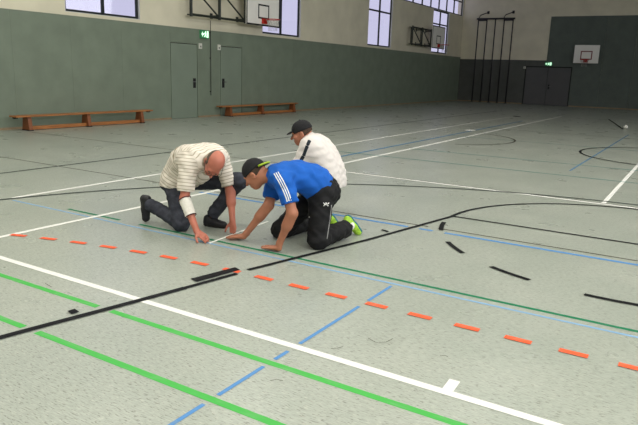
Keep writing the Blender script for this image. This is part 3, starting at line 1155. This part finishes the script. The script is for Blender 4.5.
# ------------------------------------------------------------------ man in the striped polo, kneeling on one knee
def man_polo():
    t = thing('person', 'bald person in striped white polo shirt and dark jeans, kneeling with one elbow bandaged', 'person', (-4.0, 4.25, 0), None)
    PEL = V(-4.17, 4.28, 0.45); hipR = V(-4.14, 4.18, 0.43); hipL = V(-4.10, 4.40, 0.43)
    kneeR = V(-3.97, 4.10, 0.075); ankR = V(-4.405, 4.12, 0.185)
    kneeL = V(-3.62, 4.50, 0.455); ankL = V(-3.87, 4.41, 0.10)
    shR = V(-3.81, 4.03, 0.635); elR = V(-3.80, 3.97, 0.345); wrR = V(-3.625, 3.93, 0.085)
    shL = V(-3.735, 4.39, 0.655); elL = V(-3.655, 4.42, 0.365); wrL = V(-3.565, 4.34, 0.12)
    spine = [V(-4.135, 4.28, 0.45), V(-4.09, 4.28, 0.54), V(-4.015, 4.27, 0.625), V(-3.94, 4.25, 0.67), V(-3.83, 4.23, 0.685), V(-3.74, 4.21, 0.685)]
    latP = nrm(hipL - hipR); latS = nrm(shL - shR)
    lat = [nrm(latP * (1 - i / 5) + latS * i / 5) for i in range(6)]
    hw = [0.075, 0.075, 0.085, 0.10, 0.115, 0.10]; rd = [0.112, 0.110, 0.112, 0.120, 0.116, 0.095]
    nb = V(-3.71, 4.20, 0.70)
    hc = V(-3.58, 4.11, 0.665)
    R = frame_of(V(0.22, -0.50, -0.85), V(0.80, -0.30, 0.40))
    B = Field(*box_of([ankR, kneeL, hc, wrR, wrL, shL, V(-3.45, 3.85, 0.02), V(-4.45, 4.3, 0.05)], 0.19), 0.0075)
    torso(B, spine, lat, [h - 0.01 for h in hw], [r - 0.02 for r in rd])
    B.chain([hipR, kneeR, ankR], [0.085, 0.052, 0.036], 0.03)
    B.chain([hipL, kneeL, ankL], [0.085, 0.052, 0.036], 0.03)
    B.chain([shR, elR, wrR], [0.052, 0.041, 0.027], 0.02)
    B.chain([elR, elR * 0.6 + wrR * 0.4], [0.041, 0.044], 0.02)
    B.chain([shL, elL, wrL], [0.052, 0.041, 0.027], 0.02)
    B.chain([elL, elL * 0.6 + wrL * 0.4], [0.041, 0.044], 0.02)
    hand_shape(B, wrR, V(0.13, 0.0, -0.055), V(0.25, 0.15, -0.9), -1, 0.42, 0.05, True, 0.98)
    hand_shape(B, wrL, V(0.035, -0.03, -0.10), V(0.1, -1.0, -0.1), 1, 0.25, 0.05, False, 0.95)
    L = head_shape(B, hc, R, nb)
    B.plane(V(0, 0, 0.004), V(0, 0, -1))
    b = sdf_obj('body', B, M['skin_head'], t)
    eyes(L, b, R)
    # horseshoe of short grey hair
    H = Field(hc - 0.16, hc + 0.16, 0.006)
    H.ell(L(0, -0.014, 0.022), R, (0.0815, 0.1015, 0.090), 0.0, cut=[(L(0, 0.0, 0.045), R.T @ V(0, 0.55, 1)), (L(0, 0.028, 0), R.T @ V(0, 1, 0.15)), (L(0, 0, -0.055), R.T @ V(0, -0.4, -1))])
    sdf_obj('hair', H, M['grey_hair'], t)
    # glasses
    g = MB()
    for s in (-1, 1):
        g.tube([L(s * 0.032 + 0.024 * math.cos(a * PI / 8), 0.112, 0.0 + 0.019 * math.sin(a * PI / 8)) for a in range(16)], 0.0022, 6, True)
        g.tube([L(s * 0.056, 0.112, 0.006), L(s * 0.079, 0.085, 0.006), L(s * 0.086, 0.0, 0.004), L(s * 0.085, -0.02, -0.012)], 0.0024, 6)
    g.tube([L(-0.009, 0.113, 0.004), L(0, 0.116, 0.008), L(0.009, 0.113, 0.004)], 0.0022, 6)
    g.build('glasses', M['glasses'], t, True)
    # jeans
    J = Field(*box_of([hipR, hipL, kneeR, kneeL, ankR, ankL, PEL], 0.2), 0.008)
    torso(J, spine[:2], lat[:2], [0.07, 0.065], [0.112, 0.105], 0.05)
    J.chain([hipR, kneeR, ankR + V(0.02, 0, 0.0)], [0.098, 0.071, 0.058], 0.045)
    J.chain([hipL, kneeL, ankL + V(0.0, 0, 0.01)], [0.105, 0.073, 0.060], 0.045)
    J.cone(V(-4.22, 4.20, 0.40), V(-4.22, 4.36, 0.40), 0.08, 0.08, 0.06)
    J.cut_near(ankR + nrm(ankR - kneeR) * 0.02, ankR - kneeR, 0.09)
    J.cut_near(ankL + nrm(ankL - kneeL) * 0.0, ankL - kneeL, 0.09)
    J.plane(V(0, 0, 0.004), V(0, 0, -1))
    J.plane(V(-4.1, 4.28, 0.53), V(-0.3, 0, 1))
    J.wrinkle(0.0022, [(V(40, 25, 70), 0), (V(-50, 60, 55), 1.3), (V(20, -70, 90), 2.2)])
    sdf_obj('jeans', J, M['jeans'], t)
    # polo shirt
    SR = shR * 0.22 + elR * 0.78; SL = shL * 0.18 + elL * 0.82
    T = Field(*box_of([hipR, hipL, SR, SL, shL, shR, nb, V(-4.2, 4.2, 0.8)], 0.19), 0.008)
    torso(T, spine[0:], lat[0:], hw[0:], [rd[0] + 0.012, rd[1] + 0.006, rd[2] + 0.003, rd[3], rd[4], rd[5]], 0.07)
    torso(T, [V(-4.125, 4.28, 0.40)], [lat[0]], [0.085], [0.130], 0.05)
    T.cone(V(-4.02, 4.25, 0.50), V(-3.86, 4.22, 0.56), 0.13, 0.12, 0.05)
    T.chain([shR, SR + nrm(elR - shR) * 0.03], [0.082, 0.074], 0.05)
    T.chain([shL, SL + nrm(elL - shL) * 0.03], [0.076, 0.064], 0.05)
    T.cone(nb - V(0.02, 0, 0), nb + V(0.02, -0.02, 0), 0.07, 0.066, 0.03)
    T.wrinkle(0.0022, [(V(55, 20, 40), 0), (V(-30, 60, 50), 1.3), (V(15, -45, 75), 2.2)])
    T.cut_near(SR, elR - shR, 0.125); T.cut_near(SL, elL - shL, 0.125)
    T.plane(V(-4.22, 4.28, 0.395), V(-0.1, 0, -1))
    T.cone(nb, hc, 0.054, 0.05, 0.008, 'sub')
    sh = sdf_obj('polo_shirt', T, M['polo'], t)
    add_attr(sh, 'stripe', axis_coord([(spine, 0.13), ([shR, elR], 0.055), ([shL, elL], 0.055)]))
    # collar
    ax = nrm(nb - V(-3.80, 4.22, 0.67))
    u = nrm(np.cross(ax, V(0, 0, 1))); v2 = np.cross(ax, u)
    MB().tube([nb + ax * 0.018 + (u * math.cos(a * PI / 12) + v2 * math.sin(a * PI / 12)) * 0.068 for a in range(24)], 0.013, 8, True).build('collar', M['polo'], t, True)
    # elbow bandage
    d = nrm(wrR - elR)
    a, e = elR + d * 0.0, elR + d * 0.165
    K = Field(*box_of([a, e], 0.12), 0.006)
    K.cone(a - d * 0.04, e + d * 0.04, 0.053, 0.047, 0.0)
    K.wrinkle(0.0012, [(d * 150, 0), (V(60, 40, 80), 1)])
    K.plane(a, -d); K.plane(e, d)
    bd = sdf_obj('elbow_bandage', K, M['bandage'], t)
    bd['label'] = 'white bandage below the elbow'
    for q, r in ((a, 0.0535), (e, 0.047)):
        u = nrm(np.cross(d, V(0, 1, 0.3))); v2 = np.cross(d, u)
        MB().tube([q + (u * math.cos(i * PI / 12) + v2 * math.sin(i * PI / 12)) * r for i in range(24)], 0.005, 6, True).build('bandage_edge', M['band_edge'], bd, True)
    shoe('shoe', V(-4.505, 4.12, 0.265), V(-4.475, 4.13, -0.002), V(1, 0, 0.12), M['shoe_black'], M['rubber'], t)
    shoe('shoe', V(-3.945, 4.375, 0.0), V(-3.70, 4.44, 0.0), V(0, 0, 1), M['shoe_black'], M['rubber'], t)
    return t


# ------------------------------------------------------------------ man in the blue jersey, on both knees
def man_blue():
    t = thing('person', 'person in blue jersey and black track pants on both knees with hands flat on floor', 'person', (-2.8, 4.5, 0), None)
    PEL = V(-2.75, 4.56, 0.47); hipL = V(-2.70, 4.47, 0.455); hipR = V(-2.82, 4.66, 0.455)
    kneeL = V(-2.665, 4.385, 0.08); ankL = V(-2.635, 4.83, 0.095)
    kneeR = V(-3.115, 4.48, 0.075); ankR = V(-2.98, 4.93, 0.10)
    shL = V(-2.845, 4.12, 0.60); elL = V(-2.745, 4.10, 0.345); wrL = V(-2.86, 4.09, 0.075)
    shR = V(-3.13, 4.40, 0.55); elR = V(-3.12, 4.29, 0.33); wrR = V(-3.285, 4.19, 0.07)
    spine = [V(-2.75, 4.57, 0.47), V(-2.79, 4.53, 0.535), V(-2.84, 4.46, 0.58), V(-2.90, 4.38, 0.605), V(-2.96, 4.30, 0.605), V(-3.01, 4.245, 0.60)]
    latP = nrm(hipR - hipL); latS = nrm(shR - shL)
    lat = [nrm(latP * (1 - i / 5) + latS * i / 5) for i in range(6)]
    hw = [0.07, 0.065, 0.07, 0.085, 0.105, 0.10]; rd = [0.125, 0.118, 0.115, 0.118, 0.108, 0.09]
    nb = V(-3.035, 4.22, 0.615)
    hc = V(-3.175, 4.165, 0.612)
    R = frame_of(V(-0.72, -0.18, -0.62), V(-0.62, -0.12, 0.72))
    B = Field(*box_of([ankL, ankR, kneeL, kneeR, hc, wrL, wrR, V(-3.4, 4.1, 0.02), V(-3.05, 4.0, 0.02), V(-2.8, 4.5, 0.65)], 0.19), 0.0075)
    torso(B, spine, lat, [h - 0.01 for h in hw], [r - 0.02 for r in rd])
    B.chain([hipL, kneeL, ankL], [0.082, 0.050, 0.034], 0.03)
    B.chain([hipR, kneeR, ankR], [0.082, 0.050, 0.034], 0.03)
    for s_, e_, w_ in ((shL, elL, wrL), (shR, elR, wrR)):
        B.chain([s_, e_, w_], [0.054, 0.042, 0.027], 0.02)
        B.chain([e_, e_ * 0.6 + w_ * 0.4], [0.042, 0.046], 0.02)
    wl_ = V(wrL[0] - 0.005, wrL[1] - 0.002, 0.035)
    B.cone(wrL, wl_, 0.027, 0.024, 0.015)
    hand_shape(B, wl_, V(-0.15, -0.012, -0.012), V(0, 0, -1), -1, 0.02, 0.16, False, 1.0)
    wr_ = V(wrR[0] - 0.02, wrR[1] - 0.01, 0.042)
    B.cone(wrR, wr_, 0.027, 0.024, 0.015)
    hand_shape(B, wr_, V(-0.15, -0.05, -0.016), V(0, 0, -1), -1, 0.08, 0.10, False, 1.0)
    L = head_shape(B, hc, R, nb)
    B.plane(V(0, 0, 0.004), V(0, 0, -1))
    b = sdf_obj('body', B, M['skin_tan'], t)
    eyes(L, b, R)
    # short dark hair below the cap
    H = Field(hc - 0.16, hc + 0.16, 0.006)
    H.ell(L(0, -0.016, 0.02), R, (0.0795, 0.0995, 0.085), 0.0, cut=[(L(0, 0.005, 0), R.T @ V(0, 1, 0.25)), (L(0, 0, -0.045), R.T @ V(0, -0.5, -1))])
    sdf_obj('hair', H, M['dark_hair'], t)
    cap_shape(t, hc, R, L, backward=True)
    # track pants
    J = Field(*box_of([hipR, hipL, kneeR, kneeL, ankR, ankL, PEL], 0.2), 0.008)
    torso(J, spine[:2], lat[:2], [0.075, 0.07], [0.132, 0.122], 0.05)
    J.chain([hipL, kneeL, ankL], [0.112, 0.085, 0.076], 0.045)
    J.chain([hipR, kneeR, ankR], [0.112, 0.083, 0.068], 0.045)
    J.cone(V(-2.69, 4.60, 0.44), V(-2.77, 4.70, 0.44), 0.09, 0.09, 0.06)
    J.cut_near(ankL - nrm(ankL - kneeL) * 0.01, ankL - kneeL, 0.10)
    J.cut_near(ankR + nrm(ankR - kneeR) * 0.015, ankR - kneeR, 0.10)
    J.plane(V(0, 0, 0.004), V(0, 0, -1))
    J.plane(spine[1] + (spine[2] - spine[1]) * 0.2, nrm(spine[2] - spine[0]))
    J.wrinkle(0.0026, [(V(40, 25, 60), 0), (V(-50, 60, 45), 1.3), (V(20, -60, 70), 2.2)])
    pants = sdf_obj('track_pants', J, M['track'], t)
    # jersey
    SL = shL * 0.30 + elL * 0.70; SR = shR * 0.25 + elR * 0.75
    T = Field(*box_of([hipR, hipL, SR, SL, shL, shR, nb, V(-2.8, 4.5, 0.75)], 0.19), 0.008)
    torso(T, spine[1:], lat[1:], hw[1:], [rd[1] + 0.012, rd[2] + 0.006, rd[3] + 0.002, rd[4], rd[5]], 0.07)
    torso(T, [spine[0] * 0.3 + spine[1] * 0.7], [lat[0]], [0.068], [0.134], 0.05)
    T.chain([shL, SL + nrm(elL - shL) * 0.03], [0.080, 0.072], 0.05)
    T.chain([shR, SR + nrm(elR - shR) * 0.03], [0.080, 0.072], 0.05)
    T.cone(nb + V(0.03, 0.02, -0.01), nb, 0.07, 0.064, 0.03)
    T.wrinkle(0.0026, [(V(45, 20, 40), 0), (V(-30, 50, 50), 1.3), (V(15, -45, 65), 2.2)])
    T.cut_near(SL, elL - shL, 0.12); T.cut_near(SR, elR - shR, 0.12)
    T.plane(spine[0] * 0.45 + spine[1] * 0.55 + V(0.02, 0.0, -0.01), nrm(spine[0] - spine[2]))
    T.cone(nb, hc, 0.056, 0.054, 0.006, 'sub')
    jr = sdf_obj('jersey', T, M['blue_tee'], t)
    for k in range(3):
        dx = k * 2.0
        ribbon('shoulder_stripe', jr, [(274 + dx, 173.6 - 0.4 * dx), (279.2 + dx, 182.5 - 0.4 * dx), (283.6 + dx, 191.5 - 0.4 * dx), (286.2 + dx, 198 - 0.3 * dx), (287.6 + dx, 203.6 - 0.2 * dx)], 0.006, M['white_cloth'], jr, -0.003)
    ribbon('side_piping', pants, [(331.5, 205), (330.5, 215), (329, 226), (327, 239)], 0.005, M['grey_piping'], pants, -0.001)
    # small white winged emblem on each thigh
    bv = bvh_of(pants)
    for cx, cy, s in ((326.0, 204.0, 1.0), (309.5, 217.5, 0.7)):
        mb = MB(); okc = 0
        for pl in ([(-3.2, -2), (-0.4, 0.2), (2.8, -1.6), (3, -0.6), (1, 1), (-1.6, 0.9)], [(-2.6, 1.3), (2.4, 1.4), (2.4, 2.0), (-2.6, 1.9)], [(-0.6, -1.6), (0.7, -1.4), (0.5, 0.2), (-0.5, 0.2)]):
            vs = []
            for x, y in pl:
                p, nn = surf(bv, cx + x * s, cy + y * s)
                if p is not None: vs.append(p + nn * 0.0025)
            if len(vs) == len(pl) and max((a - b).length for a in vs for b in vs) < 0.09: mb.poly(vs); okc += 1
        if okc: mb.build('emblem', M['white_cloth'], pants)
    for ank, dx in ((ankL, 0.02), (ankR, 0.0)):
        K = Field(ank - 0.12, ank + 0.12, 0.006)
        K.cone(ank - V(0, 0.03, 0), ank + V(0.0, 0.055, 0.01), 0.044, 0.046, 0.0)
        sdf_obj('sock', K, M['sock'], t)
    shoe('shoe', V(-2.665, 4.885, 0.215), V(-2.60, 5.06, 0.012), V(0.05, -0.72, -0.6), M['shoe_lime'], M['shoe_teal'], t, 'lime green sports shoe with teal sole')
    shoe('shoe', V(-2.985, 5.02, 0.21), V(-2.92, 5.19, 0.012), V(0.05, -0.72, -0.6), M['shoe_lime'], M['shoe_teal'], t, 'lime green sports shoe with teal sole')
    return t


def cap_shape(t, hc, R, L, backward=False, brim=0.06):
    C = Field(hc - 0.2, hc + 0.2, 0.006)
    tilt = V(0, -0.12, -1) if not backward else V(0, -0.10, -1)
    C.ell(L(0, -0.012, 0.036), R, (0.087, 0.109, 0.098), 0.0, cut=[(L(0, 0, 0.022), R.T @ tilt)])
    C.ell(L(0, -0.012, 0.135), R, (0.008, 0.008, 0.006), 0.004)
    c = sdf_obj('cap', C, M['cap'], t)
    # visor
    s = -1 if backward else 1
    W = Field(L(0, s * 0.13, 0.02) - 0.16, L(0, s * 0.13, 0.02) + 0.16, 0.006)
    Rv = frame_of(R.T @ V(0, s, -0.22), R.T @ V(0, 0.22 * s, 1))
    W.ell(L(0, s * 0.10, 0.036 if not backward else 0.02), Rv, (0.082, 0.055 if not backward else 0.06, 0.012), 0.0, cut=[(L(0, s * 0.075, 0), R.T @ V(0, -s, 0))])
    sdf_obj('visor', W, M['cap'], c)
    if backward:
        MB().tube([L(0.082 * math.cos(a * PI / 10), -0.10 - 0.06 * math.sin(a * PI / 10), 0.022 - 0.012 * math.sin(a * PI / 10)) for a in range(11)], 0.0085, 8).build('visor_trim', M['cap_lime'], c, True)


# ------------------------------------------------------------------ man in the white jacket behind
def man_white():
    t = thing('person', 'person in off white jacket and black cap crouching behind the one in blue', 'person', (-3.2, 5.4, 0), None)
    PEL = V(-3.17, 5.42, 0.42); hipL = V(-3.20, 5.33, 0.41); hipR = V(-3.20, 5.52, 0.41)
    kneeL = V(-3.53, 5.32, 0.43); ankL = V(-3.31, 5.33, 0.10)
    kneeR = V(-3.55, 5.58, 0.42); ankR = V(-3.34, 5.56, 0.10)
    shL = V(-3.30, 5.20, 0.745); elL = V(-3.42, 5.16, 0.50); wrL = V(-3.58, 5.22, 0.36)
    shR = V(-3.40, 5.53, 0.745); elR = V(-3.53, 5.58, 0.53); wrR = V(-3.66, 5.50, 0.38)
    spine = [V(-3.17, 5.42, 0.41), V(-3.18, 5.41, 0.48), V(-3.21, 5.40, 0.56), V(-3.255, 5.38, 0.64), V(-3.31, 5.37, 0.71), V(-3.36, 5.36, 0.755)]
    latP = nrm(hipR - hipL); latS = nrm(shR - shL)
    lat = [nrm(latP * (1 - i / 5) + latS * i / 5) for i in range(6)]
    hw = [0.075, 0.07, 0.075, 0.09, 0.11, 0.10]; rd = [0.13, 0.125, 0.125, 0.125, 0.115, 0.09]
    nb = V(-3.395, 5.35, 0.79)
    hc = V(-3.465, 5.315, 0.858)
    R = frame_of(V(-0.90, -0.42, -0.30), V(-0.25, -0.10, 0.95))
    B = Field(*box_of([ankL, ankR, kneeL, kneeR, hc, wrL, wrR, V(-3.7, 5.2, 0.3), V(-3.0, 5.4, 0.2)], 0.19), 0.0075)
    torso(B, spine, lat, [h - 0.01 for h in hw], [r - 0.025 for r in rd])
    for h_, k_, a_ in ((hipL, kneeL, ankL), (hipR, kneeR, ankR)):
        B.chain([h_, k_, a_], [0.082, 0.050, 0.034], 0.03)
    for s_, e_, w_ in ((shL, elL, wrL), (shR, elR, wrR)):
        B.chain([s_, e_, w_], [0.050, 0.040, 0.027], 0.02)
    hand_shape(B, wrL, V(-0.1, 0.04, -0.12), V(0.5, 0.2, -0.6), -1, 0.3, 0.05)
    hand_shape(B, wrR, V(-0.1, -0.04, -0.12), V(0.5, -0.2, -0.6), 1, 0.3, 0.05)
    L = head_shape(B, hc, R, nb)
    B.plane(V(0, 0, 0.004), V(0, 0, -1))
    b = sdf_obj('body', B, M['skin'], t)
    eyes(L, b, R)
    H = Field(hc - 0.16, hc + 0.16, 0.006)
    H.ell(L(0, -0.016, 0.02), R, (0.0795, 0.0995, 0.085), 0.0, cut=[(L(0, 0.0, 0), R.T @ V(0, 1, 0.25)), (L(0, 0, -0.05), R.T @ V(0, -0.5, -1))])
    sdf_obj('hair', H, M['dark_hair'], t)
    cap_shape(t, hc, R, L, backward=False)
    J = Field(*box_of([hipR, hipL, kneeR, kneeL, ankR, ankL, PEL], 0.2), 0.008)
    torso(J, spine[:2], lat[:2], [0.06, 0.055], [0.10, 0.095], 0.05)
    for h_, k_, a_ in ((hipL, kneeL, ankL), (hipR, kneeR, ankR)):
        J.chain([h_, k_, a_], [0.088, 0.072, 0.060], 0.04)
        J.cut_near(a_ + nrm(a_ - k_) * 0.015, a_ - k_, 0.09)
    J.plane(V(0, 0, 0.004), V(0, 0, -1))
    J.plane(V(0, 0, 0.52), V(0, 0, 1))
    sdf_obj('trousers', J, M['track'], t)
    T = Field(*box_of([hipR, hipL, wrL, wrR, shL, shR, nb, V(-3.1, 5.4, 0.4)], 0.19), 0.008)
    torso(T, spine, lat, hw, [rd[0] - 0.012, rd[1] - 0.005, rd[2] + 0.0, rd[3] + 0.0, rd[4] + 0.004, rd[5] + 0.004], 0.07)
    torso(T, [V(-3.175, 5.42, 0.36), V(-3.19, 5.42, 0.30)], [lat[0], lat[0]], [0.08, 0.08], [0.118, 0.118], 0.05)
    for s_, e_, w_ in ((shL, elL, wrL), (shR, elR, wrR)):
        T.chain([s_, e_, w_], [0.086, 0.072, 0.050], 0.05)
    T.cone(nb + V(0.02, 0, -0.03), nb + V(-0.005, 0, 0.012), 0.078, 0.07, 0.03)
    T.wrinkle(0.0018, [(V(40, 20, 45), 0), (V(-30, 40, 60), 1.3), (V(15, -45, 85), 2.2)])
    for w_, e_ in ((wrL, elL), (wrR, elR)):
        T.cut_near(w_ - nrm(w_ - e_) * 0.015, w_ - e_, 0.07)
    T.plane(V(-3.17, 5.42, 0.315), V(0.1, 0, -1))
    T.cone(nb, hc, 0.058, 0.056, 0.006, 'sub')
    jk = sdf_obj('jacket', T, M['jacket'], t)
    rb = ribbon('front_stripe', jk, [(309.5, 140.5), (306, 149), (303.5, 156), (299.5, 163)], 0.019, M['stripe_dark'], jk, -0.007, 30)
    if rb: rb['label'] = 'dark stripe down the jacket front'
    shoe('shoe', V(-3.27, 5.335, 0.0), V(-3.54, 5.31, 0.0), V(0, 0, 1), M['shoe_black'], M['rubber'], t)
    shoe('shoe', V(-3.30, 5.56, 0.0), V(-3.57, 5.58, 0.0), V(0, 0, 1), M['shoe_black'], M['rubber'], t)
    return t


man_polo()
man_blue()
man_white()

# white folding rule lying between the hands
t = thing('folding_rule', 'thin white folding rule lying on the floor between the kneeling people', 'ruler', (-3.49, 3.93, 0))
a0, a1 = Vector((-3.486, 3.94, 0.0)), Vector((-3.555, 4.87, 0.0))
for k in range(4):
    p, q = a0.lerp(a1, k / 4), a0.lerp(a1, (k + 1) / 4)
    dv = (q - p).normalized(); nv = Vector((-dv.y, dv.x, 0)) * 0.011
    z0 = 0.003 + 0.0022 * (k % 2)
    p2, q2 = p - dv * 0.008, q + dv * 0.008
    MB().hexa([p2 - nv + Vector((0, 0, z0)), q2 - nv + Vector((0, 0, z0)), q2 + nv + Vector((0, 0, z0)), p2 + nv + Vector((0, 0, z0)),
               p2 - nv + Vector((0, 0, z0 + 0.002)), q2 - nv + Vector((0, 0, z0 + 0.002)), q2 + nv + Vector((0, 0, z0 + 0.002)), p2 + nv + Vector((0, 0, z0 + 0.002))]).build('rule_segment', M['rule'], t)


# ------------------------------------------------------------------ light
LAMPS = [(x, y) for y in (-5.0, -1.0, 3.0, 7.0, 11.0, 15.0) for x in (-8.5, -3.5, 1.5, 6.0)]  # assumed fixtures out of view, added to light the near half
for i, (x, y) in enumerate(LAMPS):
    t = thing('added_ceiling_light', 'long white ceiling light fixture, unseen, added to light the near half of the hall', 'ceiling light', (x, y, HZ), 'added ceiling lights')
    box('housing', M['lamp_housing'], x - 0.75, y - 0.17, HZ - 0.09, x + 0.75, y + 0.17, HZ, t)
    box('diffuser', M['lamp_glow'], x - 0.72, y - 0.14, HZ - 0.1, x + 0.72, y + 0.14, HZ - 0.09, t)
    ld = bpy.data.lights.new('added_ceiling_lamp', 'AREA')
    ld.shape = 'RECTANGLE'
    ld.size, ld.size_y = 1.44, 0.28
    ld.energy = 98.0 if y < 6 else 66.0 if y < 12 else 30.0
    ld.color = (1.0, 0.97, 0.90)
    lo = bpy.data.objects.new('added_ceiling_lamp', ld)
    COL.objects.link(lo)
    lo.location = (x, y, HZ - 0.105)

for k in range(4):  # area lights added inside the unseen right window, standing in for daylight
    ld = bpy.data.lights.new('added_daylight', 'AREA')
    ld.shape = 'RECTANGLE'
    ld.size, ld.size_y = 2.0, 9.0
    ld.energy = (420.0, 420.0, 260.0, 130.0)[k]
    ld.color = (0.97, 0.98, 1.0)
    lo = bpy.data.objects.new('added_daylight', ld)
    COL.objects.link(lo)
    lo.location = (XR - 0.03, -2.4 + k * 9.25, 5.45)
    lo.rotation_euler = (0, PI / 2, 0)

w = bpy.data.worlds.new('sky')
scene.world = w
w.use_nodes = True
bg = w.node_tree.nodes['Background']
bg.inputs['Color'].default_value = (0.60, 0.59, 0.80, 1)
bg.inputs['Strength'].default_value = 1.1
for (a, b), (z0, z1) in [(s, (SZ, CZ0)) for s in slots] + [((CY0, CY1), (CZ0, CZ1))]:
    ld = bpy.data.lights.new('window_portal', 'AREA')
    ld.shape = 'RECTANGLE'
    ld.size, ld.size_y = z1 - z0, b - a
    ld.cycles.is_portal = True
    lo = bpy.data.objects.new('window_portal', ld)
    COL.objects.link(lo)
    lo.location = (XW - 0.17, (a + b) / 2, (z0 + z1) / 2)
    lo.rotation_euler = (0, -PI / 2, 0)

scene.view_settings.view_transform = 'Standard'
scene.view_settings.look = 'None'
scene.view_settings.gamma = 1.0
scene.view_settings.use_curve_mapping = False
scene.view_settings.exposure = 0.02
scene.cycles.use_denoising = True
scene.cycles.max_bounces = 6
scene.cycles.diffuse_bounces = 4
scene.cycles.sample_clamp_indirect = 4.0
